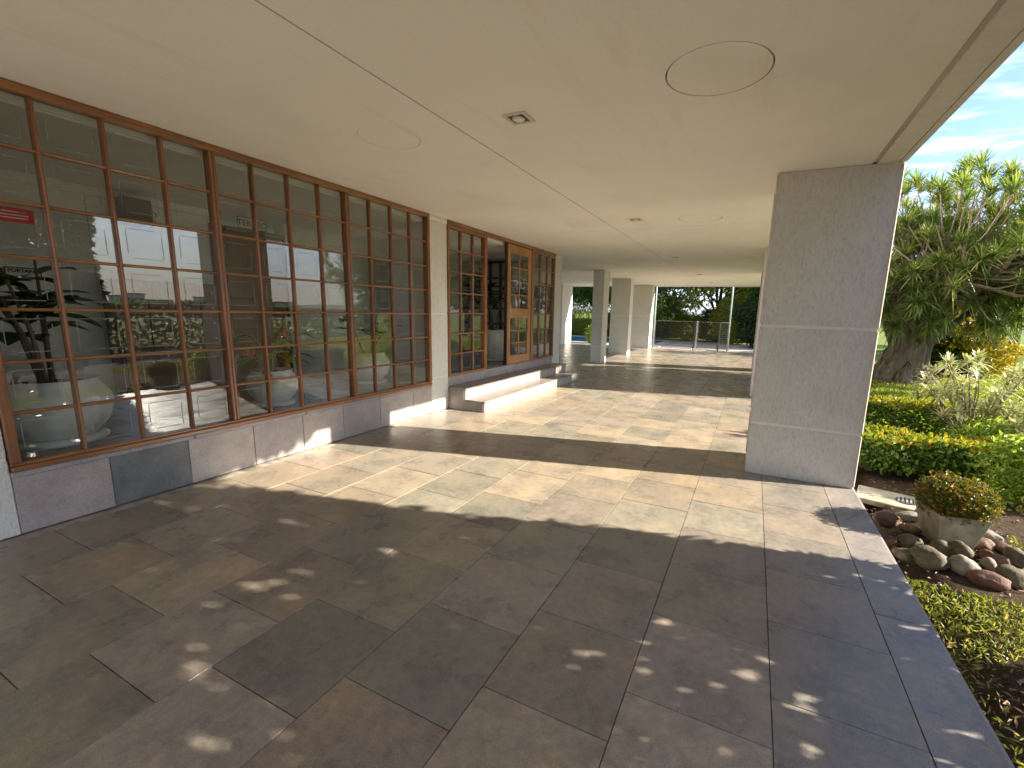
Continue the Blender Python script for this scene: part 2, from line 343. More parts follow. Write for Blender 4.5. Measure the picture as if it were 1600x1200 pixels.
M['lf_lawn'] = leaf_mat('lawn_blade', [(0, (0.16, 0.22, 0.035)), (0.5, (0.28, 0.34, 0.06)), (1, (0.44, 0.42, 0.10))], 0.45)
M['lf_dry'] = leaf_mat('fallen_leaf', [(0, (0.10, 0.055, 0.03)), (0.5, (0.24, 0.15, 0.08)), (1, (0.45, 0.34, 0.22))], 0.1, 0.6, tint=(1, 1, 1))

# ------------------------------------------------------------------ dimensions (metres)
WX = -4.2845                 # glazing plane
ZC = 2.85                    # soffit
XE = 0.988                   # outer edge of the paved floor and the soffit
YFAR = 21.1
ZIN = 0.455                  # lobby floor
GZ = -0.10                   # garden level at the patio edge

def ground_z(x, y):
    x = np.asarray(x, float); y = np.asarray(y, float)
    up = 0.36*np.clip((y-8.2)/4.2, 0, 1)**1.2*np.clip((x-1.0)/1.6, 0, 1)
    up = up*np.clip((24-y)/8, 0, 1)
    drop = -7.0*np.clip((x-26)/60, 0, 1)**1.4
    return GZ + up + drop + 0.012*np.sin(x*3.1+1)*np.cos(y*2.3)*np.clip((x-1.2)/1, 0, 1)

# ---- ground sheet
def lawn_mat():
    mt, N, L, b = new_mat('lawn_ground')
    geo = N.new('ShaderNodeNewGeometry')
    def wn(scale, det, ro=0.6):
        n = N.new('ShaderNodeTexNoise'); n.inputs['Scale'].default_value = scale; n.inputs['Detail'].default_value = det; n.inputs['Roughness'].default_value = ro
        L.new(geo.outputs['Position'], n.inputs['Vector']); return n.outputs['Fac']
    c = ramp(N, L, wn(30, 5, 0.7), [(0.3, (0.10, 0.13, 0.025)), (0.55, (0.18, 0.22, 0.04)), (0.8, (0.28, 0.28, 0.07))])
    soil = ramp(N, L, wn(26, 5, 0.7), [(0.3, (0.035, 0.023, 0.015)), (0.7, (0.09, 0.062, 0.04))])
    # bare earth of the planting bed beside the patio, ragged edge
    sx = N.new('ShaderNodeSeparateXYZ'); L.new(geo.outputs['Position'], sx.inputs[0])
    wob = N.new('ShaderNodeMath'); wob.operation = 'MULTIPLY_ADD'; L.new(wn(1.3, 5), wob.inputs[0]); wob.inputs[1].default_value = 3.0; L.new(sx.outputs['Y'], wob.inputs[2])
    bedr = ramp(N, L, wob.outputs[0], [(0.0, (0, 0, 0)), (1.0, (1, 1, 1))])
    mrr = N.new('ShaderNodeMapRange'); L.new(wob.outputs[0], mrr.inputs[0]); mrr.inputs[1].default_value = 9.6; mrr.inputs[2].default_value = 8.6
    patch = ramp(N, L, wn(2.2, 5), [(0.42, (0.0, 0.0, 0.0)), (0.56, (1, 1, 1))])
    mm = N.new('ShaderNodeMath'); mm.operation = 'MULTIPLY'; L.new(mrr.outputs[0], mm.inputs[0]); mm.inputs[1].default_value = 1.0
    L.new(mixc(N, L, mm.outputs[0], c, soil), b.inputs['Base Color'])
    b.inputs['Roughness'].default_value = 0.95; b.inputs['Specular IOR Level'].default_value = 0.1
    bump(N, L, b, wn(55, 5, 0.7), 0.6, 0.03); return mt
M['lawn'] = lawn_mat()
def sheet():
    xs = np.concatenate([np.linspace(-900, -60, 8), np.linspace(-50, -12, 10), np.linspace(-10, 12, 89), np.linspace(13, 90, 40), np.linspace(110, 900, 12)])
    ys = np.concatenate([np.linspace(-900, -60, 8), np.linspace(-50, -8, 10), np.linspace(-6, 26, 129), np.linspace(27, 60, 20), np.linspace(80, 900, 12)])
    X, Y = np.meshgrid(xs, ys); Z = ground_z(X, Y)
    inside = (X < XE+0.05) & (X > -14) & (Y < YFAR+0.0) & (Y > -14)
    Z = np.where(inside, -0.45, Z)
    pool = (X > -16.4) & (X < -4.35) & (Y > 22.9) & (Y < 29.3); Z = np.where(pool, -1.6, Z)
    n = len(xs); i = np.arange(len(ys)-1)[:, None]*n + np.arange(n-1)[None, :]
    Fq = np.stack([i, i+1, i+n+1, i+n], -1).reshape(-1, 4)
    o = link('lawn', fast_mesh('lawn', np.stack([X, Y, Z], -1).reshape(-1, 3), Fq, M['lawn'], 4, True))
    tag(o, kind='structure'); return o
sheet()

# ---- patio floor, staggered square slabs
patio = thing('patio_floor', None, None); patio['kind'] = 'structure'
MB().box((-8.75, -8, -0.30), (XE-0.003, YFAR-0.003, -0.012)).build('mortar_bed', M['grout'], patio)
rowx = [0.7414, 0.2165, -0.335, -0.88, -1.43, -1.98, -2.53, -3.075, -3.61, -4.15, -4.69, -5.23, -5.77, -6.31, -6.85, -7.39, -7.93, -8.47]
rowy = {0: [1.845, 2.365, 2.90, 3.445], 1: [1.60, 2.145, 2.68, 3.225, 3.755, 4.27], 2: [1.355, 1.895, 2.435, 2.985, 3.495, 4.03, 4.545],
        3: [1.13, 1.675, 2.23], 4: [0.91, 1.425, 1.99, 2.54, 3.05, 3.655, 4.165], 5: [0.71, 1.215, 1.74, 2.31, 2.83, 3.37, 3.93, 4.49, 5.03, 5.56],
        6: [0.5, 0.99, 1.51, 2.055, 2.595, 3.155, 3.68, 4.21, 4.77, 5.33], 7: [0.805, 1.30, 1.83, 2.37], 8: [0.56, 1.105]}
PAL0 = [(0.27,0.205,0.155), (0.225,0.175,0.138), (0.255,0.185,0.142), (0.20,0.175,0.142), (0.165,0.152,0.130), (0.30,0.235,0.178), (0.235,0.19,0.165), (0.185,0.16,0.125), (0.29,0.215,0.155), (0.21,0.165,0.145)]
PALM = np.mean(PAL0, 0); PAL = [tuple((PALM*1.30 + 0.72*(np.array(c)-PALM))*np.array((0.965, 1.02, 1.01))) for c in PAL0]
tiles = []
for r in range(len(rowx)-1):
    x1, x0 = rowx[r], rowx[r+1]; ys = list(rowy.get(r, [0.3 + (r*0.32) % 0.54]))
    while ys[-1] < YFAR: ys.append(ys[-1] + 0.538 + random.uniform(-0.025, 0.025))
    while ys[0] > -5: ys.insert(0, ys[0] - 0.538)
    for a, b in zip(ys, ys[1:]):
        b = min(b, YFAR-0.004)
        if b - a < 0.08: continue
        if x0 < -4.2 and a < 9.6 and r >= 9: continue
        if r == 8 and False: continue
        tiles.append((x0, x1, a, b))
for x1_, ys_ in ((XE, [-4.6, -2.2, 0.2, 2.695, 4.95, 7.3, 9.7, 12.2, 14.6, 17.0, 19.4, YFAR-0.004]),):
    for a, b in zip(ys_, ys_[1:]): tiles.append((0.7414, XE, a, b))
def seen(t):     # rough apparent size of a slab from the camera
    cx, cy = (t[0]+t[1])/2, (t[2]+t[3])/2
    v = Vector((cx, cy, -CAM_H)); d = v.dot(_F)
    if d < 0.25: return -1 + 0.001*d
    px = CX + F_PX*v.dot(_R2)/d; py = CY - F_PX*v.dot(_U2)/d
    if not (-250 < px < 1850 and py < 1500): return -0.5
    if cx < -4.3 and cy < 10: return -0.6
    return (t[1]-t[0])*(t[3]-t[2])*CAM_H/d**3
tiles.sort(key=lambda t: -seen(t))
def unit_tile():
    bm = bmesh.new(); bmesh.ops.create_cube(bm, size=1)
    for v in bm.verts: v.co = Vector((v.co.x, v.co.y, v.co.z*0.02 - 0.01))
    top = [e for e in bm.edges if all(v.co.z > -0.005 for v in e.verts)]
    bmesh.ops.bevel(bm, geom=top, offset=0.0022, segments=1, affect='EDGES')
    me = bpy.data.meshes.new('floor_tile'); bm.to_mesh(me); bm.free(); me.materials.append(M['tile']); return me
UT = unit_tile()
def tile_col(t):
    c = np.array(random.choice(PAL)); c = c*random.uniform(0.88, 1.12)
    if t[1] > 0.95: c = np.array((0.27, 0.235, 0.215))*random.uniform(0.95, 1.05)
    elif t[1] > 0.7: c = 0.5*c + 0.5*np.array((0.26, 0.225, 0.195))
    return c
GAP = 0.0018
for t in tiles[:300]:
    o = link('floor_tile', UT, patio, ((t[0]+t[1])/2, (t[2]+t[3])/2, random.uniform(-0.0012, 0.0004)),
             (random.gauss(0, 0.0008), random.gauss(0, 0.0008), random.gauss(0, 0.0008)), (t[1]-t[0]-2*GAP, t[3]-t[2]-2*GAP, 1))
    c = tile_col(t); o.color = (*c, 1)
V = []; Fq = []; CC = []
for t in tiles[300:]:
    b = len(V); z = random.uniform(-0.0012, 0.0004); g = GAP
    V += [(t[0]+g, t[2]+g, z), (t[1]-g, t[2]+g, z), (t[1]-g, t[3]-g, z), (t[0]+g, t[3]-g, z)]
    V += [(p[0], p[1], -0.02) for p in V[b:b+4]]
    c = tile_col(t)
    for f in ((0,1,2,3), (0,4,5,1), (1,5,6,2), (2,6,7,3), (3,7,4,0)):
        Fq.append([b+i for i in f]); CC.append(c)
me = fast_mesh('far_floor_tiles', V, Fq, M['tile_far'], 4)
ca = me.color_attributes.new('tile_colour', 'FLOAT_COLOR', 'CORNER')
cc = np.ones((len(Fq)*4, 4), np.float32); cc[:, :3] = np.repeat(np.array(CC), 4, 0); ca.data.foreach_set('color', cc.ravel())
tag(link('far_floor_tiles', me, patio), kind='stuff')
MB().box((XE-0.002, -8, -0.24), (XE+0.012, YFAR, -0.003)).box((-8.75, YFAR-0.002, -0.24), (XE, YFAR+0.012, -0.003)).build('slab_edge', M['stone'][3], patio)

# ---- soffit: painted panels with open joints, round covers, drip groove
soff = thing('ceiling', None, None); soff['kind'] = 'structure'
xs = [-8.75, -2.0979, 0.765]; ys = [-8, 7.04, 15.0, YFAR-0.35]
J = 0.006
covers = [(-0.31, 2.76, 0.275), (-2.715, 2.83, 0.235), (-0.80, 6.53, 0.28)]
def panel(x0, x1, y0, y1, holes):
    """flat panel with round holes, as a bmesh-filled face, plus thickness"""
    bm = bmesh.new(); es = []
    def loop(pts):
        vs = [bm.verts.new((*p, ZC)) for p in pts]
        for a, b in zip(vs, vs[1:]+vs[:1]): es.append(bm.edges.new((a, b)))
    loop([(x0, y0), (x1, y0), (x1, y1), (x0, y1)])
    for (cx, cy, r) in holes:
        loop([(cx+r*math.cos(k*math.pi/32), cy+r*math.sin(k*math.pi/32)) for k in range(64)])
    bmesh.ops.triangle_fill(bm, use_beauty=True, use_dissolve=False, edges=es)
    for f in bm.faces:
        if f.normal.z > 0: f.normal_flip()
    ret = bmesh.ops.extrude_face_region(bm, geom=bm.faces[:])
    for v in ret['geom']:
        if isinstance(v, bmesh.types.BMVert): v.co.z += 0.03
    bmesh.ops.recalc_face_normals(bm, faces=bm.faces[:])
    me = bpy.data.meshes.new('ceiling_panel'); bm.to_mesh(me); bm.free(); me.materials.append(M['ceil']); return me
LIGHTS = [(-1.592, 2.873), (-1.64, 6.36), (-1.78, 10.66), (-1.74, 15.2), (-0.42, 1.62), (-1.70, 18.9)]
for i in range(2):
    for j in range(3):
        a = (xs[i]+(J if i else 0), xs[i+1]-(J if i == 0 else 0), ys[j]+(J if j else 0), ys[j+1]-(J if j < 2 else 0))
        hs = [c for c in covers if a[0] < c[0] < a[1] and a[2] < c[1] < a[3]]
        link('ceiling_panel', panel(*a, hs), soff)
for (cx, cy, r) in covers:
    MB().lathe([(r-(0.004 if cx < -2 else 0.009), ZC+0.001), (r-(0.004 if cx < -2 else 0.009), ZC+0.03)], 64, (cx, cy, 0)).build('round_cover', M['ceil'], soff)
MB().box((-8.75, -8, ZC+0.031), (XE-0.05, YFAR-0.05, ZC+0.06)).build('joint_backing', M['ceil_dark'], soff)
MB().box((0.768, -8, ZC+0.012), (0.80, YFAR-0.35, ZC+0.029)).build('drip_band', M['stain'], soff)
MB().box((0.803, -8, ZC-0.004), (0.948, YFAR-0.35, ZC+0.029)).build('edge_band', M['band'], soff)
MB().box((0.956, -8, ZC-0.006), (1.0, YFAR, ZC+0.35)).build('fascia', M['band'], soff)
MB().box((-8.75, YFAR-0.346, ZC-0.03), (0.955, YFAR, ZC+0.029)).build('end_beam', M['band'], soff)

# unseen plain mass for the storeys above, put in to cast shade
bl = thing('apartment_mass', 'plain unseen block for the apartment storeys above the patio, added to cast shade', 'building')
MB().box((-12.5, -8.2, ZC+0.065), (0.95, YFAR-0.06, 9.0)).build('storeys_shade_block', M['band'], bl)

# ---- pillars
def pillar(x0, x1, y0, y1, label, group=None, beads=True, name='pillar', grooves=(0.52, 1.475), z0=0.0, z1=ZC):
    p = thing(name, label, 'pillar', ((x0+x1)/2, (y0+y1)/2, 0), group)
    hx, hy = (x1-x0)/2, (y1-y0)/2
    zs = [z0] + [g for g in grooves] + [z1-0.001]
    for k in range(len(zs)-1):
        lo = zs[k] + (0.014 if k else 0.0); hi = zs[k+1] - (0.014 if k < len(zs)-2 else 0.0)
        MB().box((-hx, -hy, lo), (hx, hy, hi), 0.004).build('plaster_block', M['plaster'], p)
    for g in grooves: MB().box((-hx+0.003, -hy+0.003, g-0.0142), (hx-0.003, hy-0.003, g+0.0142)).build('joint_band', M['band'], p)
    if beads:
        for sx_ in (-1, 1):
            for sy_ in (-1, 1):
                b = MB()
                for k in range(len(zs)-1):
                    b.box((sx_*hx-0.009, sy_*hy-0.009, zs[k]+0.016), (sx_*hx+0.009, sy_*hy+0.009, zs[k+1]-0.016), 0.006)
                b.build('corner_bead', M['bead'], p)
    return p
PG = 'row of patio pillars along the garden edge'
pillar(0.065, 0.985, 4.75, 5.43, 'wide textured grey pillar at the paving edge beside the rocks and concrete planter')
pillar(0.065, 0.985, 9.50, 10.08, 'garden-edge patio pillar standing in line behind the wide textured pillar', PG)
pillar(0.065, 0.985, 14.2, 14.85, 'garden-edge patio pillar standing in line behind the wide textured pillar', PG)
pillar(-4.61, -4.28, 13.25, 13.80, 'slim pale pillar beyond the entrance steps, with a sunlit garden-facing side')
pillar(-5.03, -4.31, 16.6, 17.05, 'broad shaded grey pillar between the slim pale pillar and the end-edge pillar')
pillar(-5.30, -4.30, 20.35, 20.95, 'broad cream pillar at the end of the patio beside the pool')
pillar(-9.0, -8.36, 19.6, 20.9, 'cream end pillar with a bright diagonal patch of sun left of the pool view')

# pilasters of the lobby wall
def pilaster(y0, y1, label, z0=0.0):
    p = thing('pilaster', label, 'pilaster', (WX, (y0+y1)/2, 0)); h = (y1-y0)/2
    zs = [z0, 0.52, 1.475, ZC-0.07]
    for k in range(3):
        lo = zs[k] + (0.011 if k else 0); hi = zs[k+1] - (0.011 if k < 2 else 0)
        MB().box((-0.30, -h, lo), (0.022, h, hi), 0.004).build('plaster_block', M['plaster'], p)
    for g in zs[1:3]: MB().box((-0.30, -h+0.004, g-0.0112), (0.017, h-0.004, g+0.0112)).build('joint_band', M['band'], p)
    MB().box((-0.30, -h-0.006, ZC-0.0695), (0.034, h+0.006, ZC-0.002), 0.01).build('capital_band', M['band'], p)
    return p
pilaster(0.50, 0.985, 'white plaster pilaster at the end of the twelve-pane-wide window, by the dark slate slab')
pilaster(5.142, 5.545, 'white plaster pilaster between the large lattice window and the entrance steps')
pilaster(9.515, 9.93, 'white plaster pilaster past the glazed door with a small intercom plate')
MB().box((0, 0, 0), (0.012, 0.11, 0.22), 0.004).build('intercom_plate', M['white'], None, False, (WX+0.0235, 9.64, 1.38))
tag(bpy.data.objects['intercom_plate'], 'small white intercom plate on the pilaster past the glazed door', 'intercom')
lw = thing('lobby_wall', 'plastered lobby wall continuing behind the camera end of the lattice window', 'wall', (WX, 0, 0))
MB().box((-0.25, -8.2, 0), (0.0, 0.498, ZC-0.002)).build('plaster_face', M['plaster'], lw)

# ---- plinth of slate slabs
pl = thing('plinth', 'low plinth of grey and mauve slate slabs under the large lattice window', 'wall', (WX, 0, 0))
py = [0.987, 1.473, 1.985, 2.53, 3.05, 3.565, 4.137, 4.75, 5.140]; pm = [0, 2, 1, 3, 1, 3, 1, 0]
for k in range(8):
    MB().box((-0.12, py[k]+0.0025, 0.001), (0.018+random.uniform(-0.002, 0.002), py[k+1]-0.0025, 0.388), 0.003).build('slate_slab', M['stone'][pm[k]], pl)
MB().box((-0.2, 0.987, 0.0), (0.010, 5.14, 0.386)).build('mortar', M['grout'], pl)
for a, b in ((0.987, 2.03), (2.034, 3.08), (3.084, 4.12), (4.124, 5.15)):
    MB().box((-0.20, a, 0.390), (0.032, b, 0.425), 0.004).build('coping_slab', M['stone'][3], pl)

# ---- lattice glazing
def bar_mesh(length, wd, dp, mat, axis):
    """half-round glazing bar of given length along axis, wd wide, dp deep towards +X"""
    prof = [(-dp, -wd/2), (dp*0.45, -wd/2), (dp*0.85, -wd*0.30), (dp, 0), (dp*0.85, wd*0.30), (dp*0.45, wd/2), (-dp, wd/2)]
    mb = MB(); n = len(prof)
    for e in (0, length):
        for (x, s) in prof: mb.v.append((x, s, e) if axis == 'Z' else (x, e, s))
    for k in range(n): mb.f.append((k, (k+1) % n, n+(k+1) % n, n+k))
    mb.f.append(tuple(range(n))[::-1]); mb.f.append(tuple(range(n, 2*n)))
    me = mb.mesh('glazing_bar', mat); bm = bmesh.new(); bm.from_mesh(me); bmesh.ops.recalc_face_normals(bm, faces=bm.faces[:]); bm.to_mesh(me); bm.free(); return me
def etch_mesh(wd, ht):
    mb = MB(); i = 0.17*min(wd, ht); t = 0.0016; o_ = 0.035
    y0, y1, z0, z1 = -wd/2+i, wd/2-i, -ht/2+i, ht/2-i
    mb.box((0, y0-t, z0+o_), (0.0006, y0+t, z1-o_*0.2)); mb.box((0, y1-t, z0+o_*0.2), (0.0006, y1+t, z1-o_))
    mb.box((0, y0+o_, z0-t), (0.0006, y1-o_*0.2, z0+t)); mb.box((0, y0+o_*0.2, z1-t), (0.0006, y1-o_, z1+t))
    return mb.mesh('etched_lines', M['etch'])
PANE_TILT = -0.0187
def panes(parent, ycs, zcs, wd, ht, x=0.0, etch=True, tilt=PANE_TILT):
    pm_ = MB().box((-0.002, -wd/2, -ht/2), (0.002, wd/2, ht/2)).mesh('pane', M['glass']); em = etch_mesh(wd, ht)
    for y in ycs:
        for z in zcs:
            o = link('pane', pm_, parent, (x, y, z), (0, random.gauss(0, 0.0022), tilt+random.gauss(0, 0.0022)))
            if etch: link('etched_lines', em, o, (0.0022, 0, 0))
win = thing('lattice_window', 'large orange-brown wooden lattice window, twelve panes wide and seven high', 'window', (WX, 0, 0))
Y0, Y1, ZB, ZT = 0.99, 5.140, 0.428, ZC-0.003
FR = 0.052
MB().box((-0.05, Y0, ZT-FR), (0.050, Y1, ZT), 0.006).build('head_rail', M['woody'], win)
MB().box((-0.05, Y0, ZB), (0.050, Y1, ZB+0.034), 0.006).build('sill_rail', M['woody'], win)
MB().box((-0.05, Y0, ZB+0.0345), (0.036, Y1, ZB+0.056), 0.006).build('inner_sill_rail', M['woody'], win)
MB().box((-0.05, Y0, ZB+0.057), (0.046, Y0+FR, ZT-FR-0.001), 0.006).build('end_stile', M['woodz'], win)
MB().box((-0.05, Y1-FR, ZB+0.057), (0.046, Y1, ZT-FR-0.001), 0.006).build('end_stile', M['woodz'], win)
cols = np.linspace(Y0+FR*0.5, Y1-FR*0.5, 13); rows = np.linspace(ZB+0.045, ZT-FR+0.008, 8)
vb = bar_mesh(ZT-FR-ZB-0.059, 0.026, 0.027, M['woodz'], 'Z')
for k in range(1, 12):
    if k % 4 == 0:
        MB().box((-0.045, cols[k]-0.0255, ZB+0.058), (0.044, cols[k]-0.001, ZT-FR-0.001), 0.006).build('mullion', M['woodz'], win)
        MB().box((-0.045, cols[k]+0.001, ZB+0.058), (0.044, cols[k]+0.0255, ZT-FR-0.001), 0.006).build('mullion', M['woodz'], win)
    else: link('glazing_bar', vb, win, (0, cols[k], ZB+0.058))
dc = cols[1]-cols[0]; dr = rows[1]-rows[0]
hb = bar_mesh(dc-0.025, 0.021, 0.021, M['woody'], 'Y')
for i in range(12):
    for k in range(1, 7): link('cross_bar', hb, win, (0, cols[i]+0.0125, rows[k]+random.gauss(0, 0.0012)))
panes(win, [(cols[i]+cols[i+1])/2 for i in range(12)], [(rows[i]+rows[i+1])/2 for i in range(7)], dc-0.012, dr-0.008, -0.006)

# ---- entrance: steps, glazed front
st = thing('entrance_steps', 'two pale slate entrance steps below the glazed wooden door', 'steps', (WX, 0, 0))
def stepbox(x1, y0, y1, z0, z1):
    n = 4; yy = np.linspace(y0, y1, n+1)
    for k in range(n):
        MB().box((x1-0.022, yy[k]+0.0015, z0), (x1, yy[k+1]-0.0015, z1-0.0255), 0.002).build('riser_slab', M['step'], st)
    for k in range(n):
        MB().box((0.02 if z1 > 0.3 else 0.346, yy[k]-(0.012 if k == 0 else -0.0015), z1-0.025), (x1+0.012, yy[k+1]+(0.012 if k == n-1 else -0.0015), z1), 0.004).build('tread_slab', M['tread'], st)
stepbox(0.69, 5.56, 9.60, 0.001, 0.17)
stepbox(0.34, 5.56, 9.60, 0.001, 0.34)
MB().box((0.0, 5.549, 0.001), (0.316, 5.5575, 0.314)).box((0.318, 5.549, 0.001), (0.667, 5.5575, 0.144)).build('side_slab', M['tread'], st)
MB().box((0.0, 9.6005, 0.001), (0.316, 9.61, 0.314)).box((0.318, 9.6005, 0.001), (0.667, 9.61, 0.144)).build('side_slab', M['step'], st)
MB().box((0.0, 5.56, 0.0), (0.315, 9.598, 0.312)).box((0.3, 5.56, 0.0), (0.666, 9.598, 0.142)).build('core', M['grout'], st)
up = thing('threshold_wall', 'low grey slate upstand under the entrance glazing above the top step', 'wall', (WX, 0, 0))
for a, b in ((5.548, 6.60), (6.603, 7.9), (7.903, 9.512)):
    MB().box((-0.18, a, 0.342), (0.016, b, 0.470), 0.002).build('slate_slab', M['stone'][3], up)
    MB().box((-0.22, a, 0.471), (0.030, b, 0.497), 0.004).build('coping_slab', M['stone'][3], up)

def grid(name, label, y0, y1, nc, zb, zt, nr, etch=True, wm='woodz', wm2='woody', cat='window'):
    g = thing(name, label, cat, (WX, 0, 0)); fr = 0.045
    MB().box((-0.045, y0, zt-fr), (0.045, y1, zt), 0.005).build('head_rail', M[wm2], g)
    MB().box((-0.045, y0, zb), (0.045, y1, zb+0.04), 0.005).build('sill_rail', M[wm2], g)
    for yy in (y0, y1-fr): MB().box((-0.045, yy, zb+0.041), (0.042, yy+fr, zt-fr-0.001), 0.005).build('stile', M[wm], g)
    c = np.linspace(y0+fr*0.6, y1-fr*0.6, nc+1); r = np.linspace(zb+0.03, zt-fr+0.008, nr+1)
    v = bar_mesh(zt-fr-zb-0.043, 0.028, 0.028, M[wm], 'Z'); h = bar_mesh(c[1]-c[0]-0.028, 0.026, 0.024, M[wm2], 'Y')
    for k in range(1, nc): link('glazing_bar', v, g, (0, c[k], zb+0.042))
    for i in range(nc):
        for k in range(1, nr): link('cross_bar', h, g, (0, c[i]+0.014, r[k]))
    panes(g, [(c[i]+c[i+1])/2 for i in range(nc)], [(r[i]+r[i+1])/2 for i in range(nr)], c[1]-c[0]-0.01, r[1]-r[0]-0.008, -0.006, etch)
    return g
grid('lattice_sidelight', 'wooden lattice sidelight three panes wide between the white pilaster and the open doorway', 5.550, 6.60, 3, 0.50, ZC-0.062, 7)
grid('lattice_sidelight', 'wooden lattice sidelight three panes wide between the honey-coloured door and the far pilaster', 8.40, 9.510, 3, 0.50, ZC-0.062, 7)
hd = thing('entrance_lintel', 'orange-brown wooden head beam running over the whole entrance glazing', 'beam', (WX, 0, 0))
MB().box((-0.06, 5.548, ZC-0.06), (0.054, 9.512, ZC-0.003), 0.006).build('beam', M['woody'], hd)
MB().box((-0.06, 6.605, 0.50), (0.040, 6.64, ZC-0.061), 0.004).build('jamb', M['woodz'], hd)
MB().box((-0.06, 8.35, 0.50), (0.040, 8.395, ZC-0.061), 0.004).build('jamb', M['woodz'], hd)
# door leaf: sits in the opening, a panelled sash with a wide lock rail
dl = thing('glazed_door', 'honey-coloured glazed wooden door leaf standing at the right of the open doorway', 'door', (WX+0.0, 7.36, 0.505))
DW, DH = 0.985, ZC-0.07-0.505
for a, b in ((0, 0.13), (DW-0.13, DW)): MB().box((-0.022, a, 0), (0.022, b, DH), 0.005).build('stile', M['doorwood'], dl)
for a, b in ((0, 0.17), (0.90, 1.09), (DH-0.16, DH)): MB().box((-0.021, 0.131, a), (0.021, DW-0.131, b), 0.004).build('rail', M['doorwood'], dl)
MB().box((-0.03, -0.035, 0), (0.034, -0.002, DH), 0.004).build('meeting_stile', M['darkwood'], dl)
for (z0, z1, n) in ((0.17, 0.90, 3), (1.09, DH-0.16, 4)):
    c = np.linspace(0.13, DW-0.13, 3); r = np.linspace(z0, z1, n+1)
    link('glazing_bar', bar_mesh(z1-z0-0.004, 0.026, 0.020, M['doorwood'], 'Z'), dl, (0, c[1], z0+0.002))
    h = bar_mesh(c[1]-c[0]-0.028, 0.024, 0.018, M['doorwood'], 'Y')
    for i in range(2):
        for k in range(1, n): link('cross_bar', h, dl, (0, c[i]+0.014, r[k]))
    panes(dl, [(c[0]+c[1])/2, (c[1]+c[2])/2], [(r[i]+r[i+1])/2 for i in range(n)], c[1]-c[0]-0.004, r[1]-r[0]-0.004, -0.004, False)
MB().tube([(0.022, 0.06, 1.0), (0.06, 0.06, 1.0), (0.065, 0.06, 1.02), (0.065, 0.06, 1.16), (0.06, 0.06, 1.18), (0.022, 0.06, 1.18)], 0.009, 8).build('handle', M['metal'], dl, True)

# ---- lobby interior
inn = thing('lobby_floor', None, None); inn['kind'] = 'structure'
MB().box((-7.2, -2.0, 0.30), (WX-0.10, 9.74, ZIN-0.006)).build('screed', M['grout'], inn)
im = MB().box((-0.5, -0.5, -0.005), (0.5, 0.5, 0.0)).mesh('floor_tile', simple('lobby_slate', (0.16, 0.165, 0.17), (0.27, 0.27, 0.27), 4, 0.28, 0.05))
for i in range(5):
    for k in range(18):
        link('floor_tile', im, inn, (-4.63-0.54*i, -0.2+0.54*k+(0.22*i) % 0.54, ZIN), None, (0.534, 0.534, 1))
ic = MB().box((-7.2, -2.0, 2.74), (WX-0.06, 9.74, ZC-0.001)).build('lobby_ceiling', M['white_wall']); tag(ic, kind='structure')
iw = thing('lobby_back_wall', 'white panelled lobby back wall seen through the lattice window', 'wall', (-6.62, 0, ZIN))
MB().box((-0.2, -2.0, 0), (0, 3.62, 2.29)).build('plaster_face', M['white_wall'], iw)
MB().box((0.001, -2.0, 2.19), (0.05, 3.62, 2.288), 0.01).build('cornice', M['white'], iw)
MB().box((0.0, -2.0, 0.001), (0.018, 3.62, 0.10), 0.004).build('skirting', M['white'], iw)
for k in range(5):
    MB().box((0.001, -1.6+1.0*k, 0.16), (0.012, -1.585+1.0*k, 2.18)).build('wall_batten', M['white'], iw)
tw = thing('textured_lobby_wall', 'textured beige plaster wall inside the lobby beside the brown door', 'wall', (-6.62, 0, ZIN))
MB().box((-0.2, 4.62, 0), (0.03, 6.2, 2.29)).build('plaster_face', M['plaster'], tw)
pw = thing('lobby_partition', 'plastered partition wall dividing the lobby from the entrance vestibule', 'wall', (0, 6.2, ZIN))
MB().box((-6.8, 0.0, 0), (-5.55, 0.15, 2.29)).build('plaster_face', M['plaster'], pw)
ew = thing('lobby_end_wall', 'white end wall at the near end of the lobby', 'wall', (0, -2.0, ZIN))
MB().box((-7.0, -0.15, 0), (WX-0.05, 0.0, 2.29)).build('plaster_face', M['white_wall'], ew)
vw = thing('vestibule_back_wall', 'white back wall of the entrance vestibule behind the large dark plant', 'wall', (-6.82, 6.2, ZIN))
MB().box((-0.2, 0.151, 0), (0.0, 3.54, 2.29)).build('plaster_face', M['white_wall'], vw)
ow = thing('lobby_outer_wall', 'plastered return wall of the lobby running back from the far pilaster', 'wall', (WX, 9.93, 0))
MB().box((-2.7, -0.17, 0), (-0.301, -0.01, ZC-0.002)).build('plaster_face', M['plaster'], ow)

bd = thing('panelled_door', 'dark brown panelled wooden door under the floor sign in the lobby', 'door', (-6.60, 3.66, ZIN))
MB().box((-0.05, 0, 0), (0.0, 0.92, 2.05)).build('slab', M['brownwood'], bd)
for (a, b) in ((0.09, 0.43), (0.49, 0.83)):
    for (z0, z1) in ((0.12, 0.62), (0.72, 1.05), (1.15, 1.48), (1.58, 1.92)):
        MB().box((0.001, a, z0), (0.018, b, z1), 0.012).build('raised_panel', M['brownwood'], bd)
for (a, b, z0, z1) in ((-0.07, -0.002, 0, 2.12), (0.922, 0.955, 0, 2.12), (-0.002, 0.922, 2.052, 2.12)):
    MB().box((-0.05, a, z0), (0.03, b, z1), 0.005).build('door_frame', M['darkwood'], bd)
ch = thing('mailbox_cabinet', 'dark brown wooden cabinet of small letterbox doors against the lobby back wall', 'cabinet', (-6.60, 2.42, ZIN))
MB().box((0, 0, 0), (0.26, 1.12, 1.32), 0.006).build('carcass', M['brownwood'], ch)
